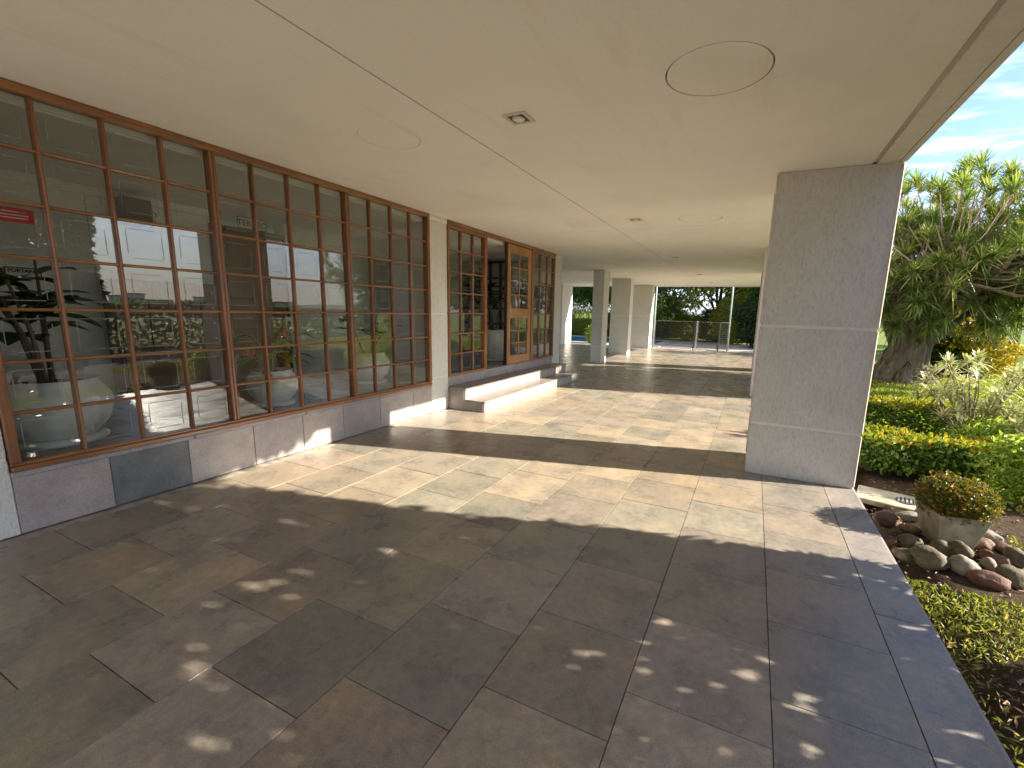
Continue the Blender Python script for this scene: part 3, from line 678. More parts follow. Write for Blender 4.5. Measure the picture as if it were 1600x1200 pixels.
for i in range(4):
    for k in range(5):
        y0 = 0.03+0.268*i; z0 = 0.36+0.19*k
        d_ = MB().box((0.261, y0, z0), (0.276, y0+0.255, z0+0.178), 0.004).build('letterbox_door', M['brownwood'], ch)
        MB().tube([(0.276, y0+0.128, z0+0.09), (0.292, y0+0.128, z0+0.09)], 0.010, 8).build('knob', M['metal'], d_)
MB().box((0.261, 0.03, 0.05), (0.272, 1.09, 0.335), 0.004).build('drawer_front', M['brownwood'], ch)
mo = thing('wall_speaker', 'small black box speaker with cables high on the lobby wall above the cabinet', 'speaker', (-6.56, 2.62, 2.43))
MB().box((0, 0, -0.02), (0.2, 0.26, 0.24), 0.01).build('case', M['black'], mo)
MB().box((-0.04, 0.05, -0.05), (0.16, 0.2, -0.022), 0.003).build('bracket', M['black'], mo)
MB().tube([(0.02, 0.28, 0.2), (0.05, 0.36, 0.12), (0.03, 0.34, 0.0), (0.0, 0.3, -0.04)], 0.006, 6).build('cable', M['black'], mo)

def text_mesh(s, size, mat):
    c = bpy.data.curves.new('lettering', 'FONT'); c.body = s; c.size = size; c.align_x = 'CENTER'; c.align_y = 'CENTER'; c.extrude = 0.0008; c.offset = 0.002
    o = bpy.data.objects.new('tmp', c); COL.objects.link(o); dg = bpy.context.evaluated_depsgraph_get()
    me = bpy.data.meshes.new_from_object(o.evaluated_get(dg)); bpy.data.objects.remove(o); me.materials.clear(); me.materials.append(mat); return me
RT = (R(90), 0, R(90))
def sign(name, label, loc, wy, hz, lines, board, ink, border=None):
    s = thing(name, label, 'sign', loc)
    MB().box((0, -wy/2, -hz/2), (0.005, wy/2, hz/2)).build('board', board, s)
    if border: MB().box((0.0055, -wy/2+0.01, -hz/2+0.01), (0.007, wy/2-0.01, hz/2-0.01)).build('inset', border, s)
    for (txt, size, z) in lines: link('lettering', text_mesh(txt, size, ink), s, (0.0085, 0, z), RT)
    return s
sign('floor_sign', 'small white sign reading TERREO in black above the brown lobby door', (-6.58, 4.14, 2.655), 0.40, 0.16, [('TERREO', 0.115, -0.005)], M['signblack'], M['signblack'], M['paper'])
sign('porter_sign', 'small white sign reading PORTARIA on the lobby wall above the leafy plant', (-6.615, 1.86, 1.79), 0.25, 0.10, [('PORTARIA', 0.044, 0.014)], M['signblack'], M['signblack'], M['paper'])
rs = thing('red_notice', 'red notice sticker behind the panes at the end of the lattice window', 'sign', (WX-0.05, 1.205, 2.065))
MB().box((0, -0.105, -0.045), (0.003, 0.105, 0.045)).build('board', M['signred'], rs)
for z, n in ((0.02, 0.07), (0.0, 0.16), (-0.018, 0.15)): MB().box((0.0035, -n/2, z-0.003), (0.0042, n/2, z+0.003)).build('print_line', M['paper'], rs)

def pot(name, label, loc, r, h, cat='pot', ribs=14, mat='potwhite'):
    p = thing(name, label, cat, loc)
    prof = [(r*0.62, 0), (r*0.66, h*0.02), (r*0.9, h*0.25), (r*1.0, h*0.5), (r*0.98, h*0.68), (r*0.84, h*0.86), (r*0.76, h*0.93), (r*0.82, h), (r*0.74, h), (r*0.68, h*0.92)]
    MB().lathe(prof, 56, (0, 0, 0.05), 0.03, ribs).build('bowl', M[mat], p, True)
    MB().lathe([(r*0.8, 0), (r*0.86, 0.02), (r*0.84, 0.045), (r*0.6, 0.049)], 40).build('saucer', M[mat], p, True)
    MB().lathe([(r*0.70, h*0.90+0.05), (r*0.70, h*0.925+0.05)], 32).build('soil', M['soil'], p)
    return p
def big_leaf(P, D, Lf, Wf, parent, mat, nm='leaf'):
    """broad leaf with midrib fold and arch, 6 segments, shared per call"""
    D = Vector(D).normalized(); S = D.cross(Vector((0, 0, 1))).normalized(); U = S.cross(D).normalized()
    if U.z < 0: U = -U
    mb = MB(); n = 7; wprof = [0.06, 0.55, 0.9, 1.0, 0.86, 0.5, 0.02]
    for k in range(n):
        t = k/(n-1); c = Vector(P) + D*Lf*t - Vector((0, 0, 1))*Lf*0.28*t*t; hw = Wf/2*wprof[k]
        mb.v += [tuple(c - S*hw + U*hw*0.28), tuple(c), tuple(c + S*hw + U*hw*0.28)]
    for k in range(n-1):
        a = k*3
        mb.f += [(a, a+1, a+4, a+3), (a+1, a+2, a+5, a+4)]
    return mb.build(nm, mat, parent, True)
def rubber_plant(name, label, loc, stems, nleaf, Lf, zlo, zhi, spread):
    p = thing(name, label, 'plant', loc); rr = random.Random(sum(ord(c) for c in label))
    for s in range(stems):
        a = rr.uniform(0, 6.28); tip = Vector((math.cos(a)*spread*0.55, math.sin(a)*spread*0.55, rr.uniform((zlo+zhi)/2, zhi)))
        pts = [Vector((math.cos(a)*0.05, math.sin(a)*0.05, 0)), Vector((tip.x*0.45+rr.uniform(-.03, .03), tip.y*0.45, tip.z*0.5)), tip]
        MB().tube(pts, [0.016, 0.013, 0.008], 7).build('stem', M['bark'], p, True)
        for k in range(nleaf//stems):
            t = rr.uniform(0.45, 1.0); b = pts[1].lerp(pts[2], max(0, (t-0.4)/0.6)); q = rr.uniform(0, 6.28)
            big_leaf(b, (math.cos(q), math.sin(q), rr.uniform(-0.15, 0.75)), Lf*rr.uniform(0.7, 1.15), Lf*0.52*rr.uniform(0.85, 1.15), p, M['lf_rubber'])
    return p
pot('ribbed_pot', 'large limewashed round pot holding the tall broad-leaved plant behind the window', (-4.80, 1.40, ZIN), 0.32, 0.44)
rubber_plant('rubber_plant', 'tall broad-leaved plant on bare stems in the large round pot behind the window', (-4.80, 1.40, ZIN+0.44), 5, 40, 0.36, 0.35, 0.95, 0.5)
pot('ribbed_pot', 'limewashed pot with red flowers behind the middle bay of the lattice window', (-4.74, 3.06, ZIN), 0.25, 0.34)
an = thing('anthurium', 'red-flowered anthurium in the pot behind the middle of the lattice window', 'plant', (-4.74, 3.06, ZIN+0.36))
rr = random.Random(5)
for k in range(16):
    q = rr.uniform(0, 6.28); h = rr.uniform(0.12, 0.45); e = Vector((math.cos(q)*0.2*rr.uniform(.4, 1), math.sin(q)*0.28*rr.uniform(.4, 1), h))
    MB().tube([(0, 0, 0), (e.x*0.5, e.y*0.5, h*0.7), e], 0.005, 5).build('stalk', M['lf_lime'], an)
    big_leaf(e, (math.cos(q), math.sin(q), -0.1), 0.21, 0.13, an, M['lf_lime'])
for (y, z, x) in ((-0.33, 0.22, 0.1), (-0.22, 0.02, 0.18), (0.1, 0.40, 0.02), (-0.02, 0.12, 0.2)):
    MB().tube([(0, 0, 0), (x*0.6, y*0.6, z*0.7), (x, y, z)], 0.004, 5).build('flower_stalk', M['lf_lime'], an)
    big_leaf((x, y-0.03, z+0.03), (0.8, 0.35, -0.2), 0.13, 0.13, an, M['petal'], 'flower')
    MB().tube([(x+0.01, y, z+0.035), (x+0.05, y+0.02, z+0.08)], [0.007, 0.004], 6).build('spadix', M['lf_yellow'], an)
pot('ribbed_pot', 'limewashed round pot with a dark plant behind the last bay of the lattice window', (-5.02, 4.66, ZIN), 0.30, 0.40)
rubber_plant('rubber_plant', 'low dark broad-leaved plant in the round pot near the end of the lattice window', (-5.02, 4.66, ZIN+0.42), 4, 22, 0.26, 0.25, 0.55, 0.6)
pot('ribbed_pot', 'plain round pot inside the open entrance doorway', (-5.15, 8.35, ZIN), 0.33, 0.62)
rubber_plant('rubber_plant', 'large dark leafy plant standing inside the open entrance doorway', (-5.15, 8.35, ZIN+0.62), 7, 70, 0.36, 0.5, 1.25, 0.85)
# dark glazed screen inside the vestibule
gs = thing('dark_glazed_screen', 'dark wooden glazed screen inside the entrance vestibule', 'screen', (0, 9.35, ZIN))
for x in np.linspace(-6.75, -4.75, 8): MB().box((x-0.025, -0.03, 0), (x+0.025, 0.03, 2.25)).build('upright', M['darkwood'], gs)
for z in np.linspace(0.04, 2.22, 7): MB().box((-6.75, -0.026, z-0.022), (-4.75, 0.026, z+0.022)).build('rail', M['darkwood'], gs)
pmx = MB().box((-0.115, -0.002, -0.165), (0.115, 0.002, 0.165)).mesh('pane', M['glass'])
for x in np.linspace(-6.75, -4.75, 8)[:-1]:
    for z in np.linspace(0.04, 2.22, 7)[:-1]: link('pane', pmx, gs, (x+0.1429, 0, z+0.1817))

# ---- recessed downlights
for k, (x, y) in enumerate(LIGHTS):
    lab = ['square recessed downlight in the soffit between the two nearest round covers', 'recessed downlight in the soffit just before the cross joint', 'recessed downlight in the soffit just past the cross joint',
           'recessed downlight over the slim pale pillar bay', 'recessed downlight before the large round soffit cover, above the paving', 'recessed downlight close to the end beam of the soffit'][k]
    d = thing('downlight', lab, 'light fitting', (x, y, ZC), 'recessed soffit downlights')
    s = 0.085
    MB().box((-s, -s, -0.008), (s, -0.06, -0.0005)).box((-s, 0.06, -0.008), (s, s, -0.0005)).box((-s, -0.0595, -0.008), (-0.06, 0.0595, -0.0005)).box((0.06, -0.0595, -0.008), (s, 0.0595, -0.0005)).build('trim_plate', M['plate'], d)
    MB().box((-0.06, -0.06, -0.002), (0.06, 0.06, -0.0004)).build('recess', M['darkmetal'], d)
    MB().lathe([(0.045, -0.003), (0.042, -0.014), (0.026, -0.022), (0.004, -0.026)], 20).build('bulb', M['bulb'], d, True)

# ------------------------------------------------------------------ garden beside the patio
def gz(x, y): return float(ground_z(x, y))
def leafy_box(name, label, x0, x1, y0, y1, z0, z1, nin, ntop, cat='hedge', stems=4, ls=1.0, mat='lf_hedge', top='lf_hedgetop'):
    h = thing(name, label, cat, ((x0+x1)/2, (y0+y1)/2, gz((x0+x1)/2, (y0+y1)/2)))
    off = np.array(h.location)
    def wob(P):
        P[:, 2] += 0.03*np.sin(P[:, 0]*7+1)*np.cos(P[:, 1]*9) + rng.normal(0, 0.012, len(P)); return P
    # shell-biased points
    P = rng.uniform((x0, y0, z0), (x1, y1, z1), (nin, 3)); ax = rng.integers(0, 3, nin); sd = rng.random(nin) < 0.5
    lo = np.array((x0, y0, z0)); hi = np.array((x1, y1, z1)); far = rng.random(nin) < 0.75
    for a in range(3):
        mk = far & (ax == a); P[mk, a] = np.where(sd[mk], lo[a], hi[a]) + rng.normal(0, 0.025, mk.sum())
    leaf_obj('foliage', wob(P)-off, M[mat], h, 0.055*ls, 0.034*ls)
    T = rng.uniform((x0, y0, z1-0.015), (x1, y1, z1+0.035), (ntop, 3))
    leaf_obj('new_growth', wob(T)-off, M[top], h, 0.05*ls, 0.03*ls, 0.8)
    for k in range(stems):
        x = x0 + (k+0.5)*(x1-x0)/stems; y = (y0+y1)/2; g = gz(x, y)
        mb = MB()
        for q in range(4): mb.tube([(x+random.uniform(-.03, .03), y+random.uniform(-.03, .03), g-0.03), (x+random.uniform(-.1, .1), y+random.uniform(-.1, .1), z0+0.15)], [0.014, 0.008], 6)
        o = mb.build('stem', M['bark'], h); o.location = -off_v(off)
    return h
def off_v(o): return Vector((float(o[0]), float(o[1]), float(o[2])))
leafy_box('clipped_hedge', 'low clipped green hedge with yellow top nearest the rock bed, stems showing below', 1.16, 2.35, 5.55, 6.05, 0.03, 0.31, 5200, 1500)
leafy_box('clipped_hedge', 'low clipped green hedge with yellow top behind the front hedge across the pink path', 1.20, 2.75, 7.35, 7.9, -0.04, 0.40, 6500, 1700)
for (x, y, w, d, lab) in ((1.9, 6.72, 2.0, 0.62, 'pinkish concrete garden path between the two clipped hedges'),):
    o = MB().box((-w/2, -d/2, -0.04), (w/2, d/2, 0.0), 0.01).build('garden_path', M['path'], None, False, (x, y, gz(x, y)+0.02)); tag(o, kind='structure')
dr = thing('drain_slab', 'concrete drain cover slab with a round grate beside the patio edge', 'drain cover', (1.34, 4.92, gz(1.34, 4.92)), rz=-0.25)
MB().box((-0.28, -0.20, -0.03), (0.28, 0.20, 0.018), 0.008).build('slab', M['concrete'], dr)
MB().lathe([(0.085, 0.019), (0.085, 0.026)], 24, (0.10, 0, 0)).build('grate_plate', M['darkmetal'], dr)
for k in range(5): MB().box((0.035+0.03*k, -0.06, 0.0265), (0.047+0.03*k, 0.06, 0.032)).build('grate_bar', M['metal'], dr)

# tapered planter with clipped shrub
pt = thing('tapered_planter', 'weathered square tapering concrete planter standing on the rock bed', 'planter', (1.49, 4.14, gz(1.5, 4.2)-0.02), rz=0.20)
def frustum(b, t, z0, z1):
    return ([(-b,-b,z0),(b,-b,z0),(b,b,z0),(-b,b,z0),(-t,-t,z1),(t,-t,z1),(t,t,z1),(-t,t,z1)], [(3,2,1,0),(4,5,6,7),(0,1,5,4),(1,2,6,5),(2,3,7,6),(3,0,4,7)])
mb = MB(); bo, to, ti = 0.105, 0.165, 0.138; H = 0.285
vs = [(-bo,-bo,0),(bo,-bo,0),(bo,bo,0),(-bo,bo,0),(-to,-to,H),(to,-to,H),(to,to,H),(-to,to,H),(-ti,-ti,H),(ti,-ti,H),(ti,ti,H),(-ti,ti,H),(-ti*.94,-ti*.94,H-.08),(ti*.94,-ti*.94,H-.08),(ti*.94,ti*.94,H-.08),(-ti*.94,ti*.94,H-.08)]
fs = [(3,2,1,0)] + [(i, (i+1) % 4, 4+(i+1) % 4, 4+i) for i in range(4)] + [(4+i, 4+(i+1) % 4, 8+(i+1) % 4, 8+i) for i in range(4)] + [(8+i, 8+(i+1) % 4, 12+(i+1) % 4, 12+i) for i in range(4)]
mb.add(vs, fs); o = mb.build('shell', M['concrete'], pt)
bm = bmesh.new(); bm.from_mesh(o.data); bmesh.ops.recalc_face_normals(bm, faces=bm.faces[:]); bmesh.ops.bevel(bm, geom=bm.edges[:], offset=0.004, segments=1, affect='EDGES'); bm.to_mesh(o.data); bm.free()
MB().box((-ti*.93, -ti*.93, H-.10), (ti*.93, ti*.93, H-.068)).build('soil', M['soil'], pt)
sh = thing('clipped_shrub', 'rounded green shrub with orange leaf tips growing in the concrete planter', 'shrub', (1.50, 4.16, gz(1.5, 4.2)+0.19))
n = 4600; d = rand_dir(n, 0.1); rad = 0.5 + 0.5*rng.random(n)**0.35
P = d*rad[:, None]*np.array((0.232, 0.232, 0.155)) + np.array((0.01, 0, 0.155)); P += 0.02*rng.normal(size=P.shape)
leaf_obj('foliage', P, M['lf_orange'], sh, 0.028, 0.017)
for k in range(9):
    q = random.uniform(0, 6.28); MB().tube([(0, 0, 0), (0.05*math.cos(q), 0.05*math.sin(q), 0.08), (0.2*math.cos(q), 0.2*math.sin(q), 0.22)], [0.010, 0.008, 0.003], 6).build('stem', M['bark'], sh)

# river stones
def rock_mat(k, a, b_):
    mt, N, L, b = new_mat('river_stone_%d' % k); f = noise(N, L, 6, 7, 0.65); g = noise(N, L, 40, 4, 0.7)
    c = ramp(N, L, f, [(0.3, a), (0.72, b_)]); c = mixc(N, L, 1.0, c, ramp(N, L, g, [(0.3, (0.7, 0.7, 0.7)), (0.7, (1.15, 1.15, 1.15))]), 'MULTIPLY')
    L.new(c, b.inputs['Base Color']); b.inputs['Roughness'].default_value = 0.75; bump(N, L, b, g, 0.6, 0.012); return mt
RM = [rock_mat(0, (0.085,0.045,0.024), (0.26,0.155,0.085)), rock_mat(1, (0.055,0.045,0.02), (0.19,0.145,0.085)), rock_mat(2, (0.17,0.14,0.105), (0.34,0.30,0.24)), rock_mat(3, (0.085,0.035,0.02), (0.20,0.095,0.055))]
def rock(loc, s, rot, mi, label):
    bm = bmesh.new(); bmesh.ops.create_icosphere(bm, subdivisions=3, radius=1.0)
    o1, o2, o3 = [Vector([random.uniform(-9, 9) for _ in range(3)]) for _ in range(3)]
    from mathutils import noise as mn
    for v in bm.verts:
        k = 1 + 0.30*mn.noise(v.co*1.1+o1) + 0.14*mn.noise(v.co*2.4+o2) + 0.04*mn.noise(v.co*6+o3)
        v.co = Vector((v.co.x*s[0]*k, v.co.y*s[1]*k, v.co.z*s[2]*k))
    me = bpy.data.meshes.new('boulder'); bm.to_mesh(me); bm.free(); me.materials.append(RM[mi])
    me.polygons.foreach_set('use_smooth', [True]*len(me.polygons))
    o = link('boulder', me, None, loc, rot); tag(o, label, 'stone', 'river stones of the rock bed'); return o
# (px, py) of the stone's centre in the photograph -> its place on the bed, half sizes in metres, material
def on_ground(px, py, z):
    d = _F + _R2*(px-CX)/F_PX - _U2*(py-CY)/F_PX; t = (z-CAM_H)/d.z; return (d.x*t, d.y*t, z)
ROCKS = [(1386, 811, .105, .07, .075, 0, 'brown oval stone at the patio edge nearest the drain slab'), (1419, 807, .105, .06, .05, 2, 'pale grey flat stone between the drain slab and the planter'),
 (1424, 827, .075, .05, .045, 0, 'small shaded brown stone tucked against the planter side'), (1411, 866, .075, .06, .05, 1, 'mossy yellowish stone at the patio edge below the planter'),
 (1420, 846, .09, .06, .06, 1, 'dark brown stone wedged between the patio edge and the planter'), (1388, 845, .06, .05, .045, 3, 'reddish stone half hidden against the patio edge'),
 (1453, 873, .125, .085, .085, 1, 'largest mossy olive oval stone in front of the planter'), (1472, 856, .08, .07, .06, 1, 'mossy stone against the planter base'),
 (1500, 862, .075, .07, .075, 1, 'dark upright stone against the planter front corner'), (1508, 886, .10, .08, .075, 2, 'pale beige pointed stone in front of the planter'),
 (1533, 850, .085, .06, .055, 0, 'smooth tan stone beside the planter right corner'), (1548, 838, .09, .06, .045, 2, 'flat pale stone on the grass behind the planter corner'),
 (1546, 870, .08, .05, .045, 3, 'reddish pale-topped stone right of the planter'), (1545, 882, .05, .045, .05, 2, 'small white broken stone among the darker stones'),
 (1568, 857, .075, .05, .045, 3, 'red-brown stone near the far end of the rock bed'), (1545, 907, .115, .065, .06, 3, 'long red-brown stone lying at the grass edge of the rock bed'),
 (1582, 902, .12, .08, .08, 1, 'large brown mottled stone at the end of the rock bed'), (1590, 872, .085, .08, .08, 1, 'rounded mottled grey-brown stone behind the large end stone'), (1437, 801, .05, .045, .04, 0, 'small tan stone behind the planter'),
 (1562, 876, .07, .05, .04, 0, 'small pinkish flat stone between the larger end stones')]
for (px, py, a, b, c, mi, lab) in ROCKS:
    x, y, z = on_ground(px, py, GZ+c*0.62); rock((x, y, z), (a*0.88, b*0.88, c*0.9), (random.uniform(-.25, .25), random.uniform(-.25, .25), random.uniform(-0.9, 0.2)), mi, lab)

# grass blades, ground litter
def grass(n, x0, x1, y0, y1, h, wd, name, keep=None, mat='lf_grass'):
    P = rng.uniform((x0, y0, 0), (x1, y1, 0.001), (n, 3))
    if keep is not None: P = P[keep(P)]
    P[:, 2] = ground_z(P[:, 0], P[:, 1]) - 0.003
    D = rng.normal(size=P.shape)*0.75; D[:, 2] = np.abs(D[:, 2])*0.6 + 0.45
    s = rng.uniform(0.55, 1.35, len(P)); V, Fq = leaves(P, D, rand_dir(len(P), 0.3), h*s, wd*s, 0.15, 0.2)
    return tag(link(name, fast_mesh(name, V, Fq, M[mat], 3)), 'short sunlit %s' % name.replace('_', ' '), None, None, 'stuff')
def bed(P):   # keep off the earth bed, the path and the stones
    x, y = P[:, 0], P[:, 1]
    dens = 0.5+0.5*np.sin(x*5.1+1.3)*np.sin(y*4.3+0.4)+rng.normal(0, 0.25, len(P))
    near = np.clip((y-1.2)/1.7, 0.10, 1.0)
    rockbed = (y > 3.38) & (y < 4.62) & (x < 1.86+0.2*(y-4))
    barebed = (y > 4.5) & (y < 8.2) & (x < 2.3)
    return (rng.random(len(P)) < near) & (dens > 0.30) & ~rockbed & ~barebed
grass(30000, 1.0, 2.7, 1.2, 5.6, 0.038, 0.009, 'grass', bed)
grass(60000, 1.0, 7.5, 8.3, 16.5, 0.06, 0.018, 'lawn_grass', None, 'lf_lawn')
grass(9000, 2.3, 5.5, 4.6, 8.4, 0.06, 0.014, 'garden_grass')
P = rng.uniform((1.0, 1.2, 0), (2.6, 5.6, 0.001), (2600, 3)); P[:, 2] = ground_z(P[:, 0], P[:, 1]) + 0.006
P = P[rng.random(len(P)) < np.clip(1.25-(P[:, 1]-1.2)*0.25, 0.35, 1)]
D = rng.normal(size=P.shape); D[:, 2] *= 0.25
V, Fq = leaves(P, D, rand_dir(len(P), 2.5), rng.uniform(0.02, 0.06, len(P)), rng.uniform(0.008, 0.02, len(P)))
tag(link('leaf_litter', fast_mesh('leaf_litter', V, Fq, M['lf_dry'], 3)), 'dry brown leaf litter on the earth beside the patio', None, None, 'stuff')

# cream variegated plant, lime shrubs
def rosette(n, Lf, Wf, up=0.35):
    q = rng.uniform(0, 2*np.pi, n); e = rng.uniform(-0.5, 1.35, n)+up*0.3
    D = np.stack([np.cos(q)*np.cos(e), np.sin(q)*np.cos(e), np.sin(e)], 1); return D
def blades(P, D, Ln, Wd, droop=0.3):
    """long narrow arching blades: 3 quads"""
    n = len(P); D = unit(D); S = unit(np.cross(D, np.array((0.02, 0.01, 1.0)))); Ln = np.broadcast_to(Ln, (n,))[:, None]; Wd = np.broadcast_to(Wd, (n,))[:, None]
    dz = np.array((0, 0, -1.0)); pts = []
    for t, wf in ((0, 0.55), (0.35, 1.0), (0.7, 0.75), (1.0, 0.06)):
        c = P + D*Ln*t + dz*Ln*droop*t*t; pts += [c - S*Wd*wf/2, c + S*Wd*wf/2]
    V = np.stack(pts, 1).reshape(-1, 3); i = np.arange(n)*8
    Fq = np.concatenate([np.stack([i+2*k, i+2*k+1, i+2*k+3, i+2*k+2], 1) for k in range(3)])
    return V, Fq
def branch_plant(name, label, loc, tips, Lf, Wf, nper, mat, barkm, r0, cat='plant', fork=0.35):
    p = thing(name, label, cat, loc); Ps = []; Ds = []
    for (x, y, z) in tips:
        mid = Vector((x*fork, y*fork, z*0.5)) + Vector((random.uniform(-.05, .05), random.uniform(-.05, .05), 0))
        MB().tube([(x*0.04, y*0.04, -0.05), mid, (x*0.75, y*0.75, z*0.82), (x, y, z)], [r0, r0*0.75, r0*0.5, r0*0.4], 7).build('branch', M[barkm], p, True)
        d = rosette(nper, Lf, Wf); Ds.append(d); Ps.append(np.array((x, y, z)) + d*0.015 + rng.normal(0, 0.012, (nper, 3)))
    Ps = np.concatenate(Ps); Ds = np.concatenate(Ds)
    V, Fq = blades(Ps, Ds, Lf*rng.uniform(0.65, 1.15, len(Ps)), Wf, 0.35)
    link('foliage', fast_mesh('foliage', V, Fq, M[mat], 4), p); return p
tips = [(random.uniform(-.55, .65), random.uniform(-.5, .5), random.uniform(0.55, 1.22)) for _ in range(52)] + [(-0.42, -0.05, 1.16), (-0.30, 0.1, 1.02), (-0.12, 0, 1.22), (0.3, -0.1, 1.1)]
branch_plant('variegated_bush', 'cream and pale yellow variegated bush with bare forked branches behind the hedges', (2.62, 7.05, gz(2.62, 7.05)), tips, 0.19, 0.030, 24, 'lf_cream', 'stem', 0.013, 'shrub')
def blob_shrub(name, label, loc, rad, n, lf, wf, mat, cat='shrub', stem=True, squash=1.0):
    s = thing(name, label, cat, loc); d = rand_dir(n, 0.15); rr_ = 0.45+0.55*rng.random(n)**0.4
    lump = 1 + 0.14*np.sin(d[:, 0]*5+loc[0]*3)*np.cos(d[:, 1]*6+loc[1])+0.08*np.sin(d[:, 2]*9)
    P = d*(rr_*lump)[:, None]*np.array(rad) + np.array((0, 0, rad[2]*0.9))
    leaf_obj('foliage', P, M[mat], s, lf, wf)
    if stem:
        for k in range(5):
            q = random.uniform(0, 6.28); MB().tube([(0.02*math.cos(q), 0.02*math.sin(q), -0.08), (rad[0]*.5*math.cos(q), rad[1]*.5*math.sin(q), rad[2]*0.9)], [0.018, 0.006], 6).build('stem', M['bark'], s)
    return s
blob_shrub('lime_shrub', 'bright lime green leafy shrub below the cream variegated bush', (2.50, 6.35, gz(2.5, 6.35)), (0.42, 0.36, 0.30), 3800, 0.07, 0.03, 'lf_lime')
blob_shrub('lime_shrub', 'bright yellow-green shrub at the garden edge right of the concrete planter', (2.42, 5.42, gz(2.4, 5.4)), (0.34, 0.34, 0.33), 3600, 0.06, 0.026, 'lf_lime')
blob_shrub('cream_shrub', 'pale variegated shrub growing between the lime shrubs at the garden edge', (2.95, 6.15, gz(2.95, 6.15)), (0.42, 0.4, 0.42), 3600, 0.09, 0.03, 'lf_cream')
bk = thing('concrete_block', 'grey weathered concrete block behind the front clipped hedge', 'block', (2.05, 6.12, gz(2.05, 6.1)), rz=0.2)
MB().box((-0.12, -0.1, 0), (0.14, 0.1, 0.36), 0.01).build('block', M['concrete'], bk)

# dracaena tree
def dracaena():
    X0, Y0_ = 3.15, 12.5; z0 = gz(X0, Y0_)
    t = thing('dracaena_tree', 'large spiky-leaved dragon tree with a thick fluted trunk on the lawn', 'tree', (X0, Y0_, z0-0.05))
    mb = MB(); rr = random.Random(11); ends = []
    # fluted trunk: many fused stems
    for k in range(26):
        a = 2*math.pi*k/26 + rr.uniform(-.15, .15); rb = rr.uniform(0.34, 0.56); rt = rr.uniform(0.30, 0.85)
        lean = Vector((0.22, 0.05, 0))
        p = [Vector((math.cos(a)*(rb+0.14), math.sin(a)*(rb+0.12), -0.05)), Vector((math.cos(a)*rb*0.78, math.sin(a)*rb*0.78, 0.25)), Vector((math.cos(a)*rb*0.60, math.sin(a)*rb*0.60, 0.8))+lean*0.5,
             Vector((math.cos(a)*rt, math.sin(a)*rt, 1.6))+lean]
        mb.tube(p, [0.12, 0.11, 0.085, 0.06], 9)
        ends.append((p[-1], a, (p[-1]-p[-2]).normalized()))
    mb.tube([(0, 0, -0.05), (0.03, 0, 0.5), (0.15, 0, 1.2), (0.3, 0, 1.9)], [0.52, 0.40, 0.33, 0.2], 14)
    mb.build('trunk', M['bark'], t, True)
    br = MB(); tips = []
    cen = Vector((0.75, 0.0, 2.65)); ext = Vector((2.75, 2.2, 2.05))
    cand = []
    while len(cand) < 520:
        d = Vector((rr.gauss(0, 1), rr.gauss(0, 1), rr.gauss(0, 1))).normalized(); rho = rr.uniform(0.03, 1.0)**0.6
        q = cen + Vector((d.x*ext.x, d.y*ext.y, d.z*ext.z))*rho
        if q.z < 1.2 or q.z > 4.75 - 0.42*max(0, q.x-0.6): continue
        # crown narrows towards the trunk at the bottom
        if q.z < 1.9 and (q-Vector((0.4, 0, q.z))).length < 0.5: continue
        cand.append(q)
    for q in cand:
        e = min(ends, key=lambda E: (E[0]-q).length + rr.uniform(0, 1.2))
        p0, a, dd = e; L_ = (q-p0).length
        m1 = p0 + dd*L_*0.35 + Vector((rr.uniform(-.12, .12), rr.uniform(-.12, .12), rr.uniform(0, .15)))
        m2 = m1.lerp(q, 0.6) - Vector((0, 0, 0.08*L_))
        br.tube([p0, m1, m2, q], [0.042, 0.026, 0.016, 0.012], 5)
        tips.append((q, (q-m2).normalized()))
    br.build('branches', M['stem'], t, True)
    Ps, Ds = [], []
    for q, d in tips:
        n = 84; g = rand_dir(n); ax = np.array(d)*0.75 + np.array((0, 0, 0.35)); Ds.append(unit(g + ax)); Ps.append(np.array(q) - np.array(d)*rng.uniform(0, 0.16, (n, 1)))
    Ps = np.concatenate(Ps); Ds = np.concatenate(Ds)
    V, Fq = blades(Ps, Ds, 0.42*rng.uniform(0.5, 1.2, len(Ps)), 0.022, 0.22)
    link('crown', fast_mesh('crown', V, Fq, M['lf_drac'], 4), t)
dracaena()
blob_shrub('yellow_ball_shrub', 'round clipped golden yellow shrub behind the dragon tree', (4.75, 14.2, gz(4.75, 14.2)-0.05), (0.95, 0.95, 0.72), 9000, 0.075, 0.045, 'lf_yellow')
blob_shrub('dark_shrub', 'dark green leafy shrub between the dragon tree and the golden ball shrub', (4.0, 13.8, gz(4.0, 13.8)-0.05), (0.85, 0.6, 0.55), 5000, 0.09, 0.045, 'lf_dark')

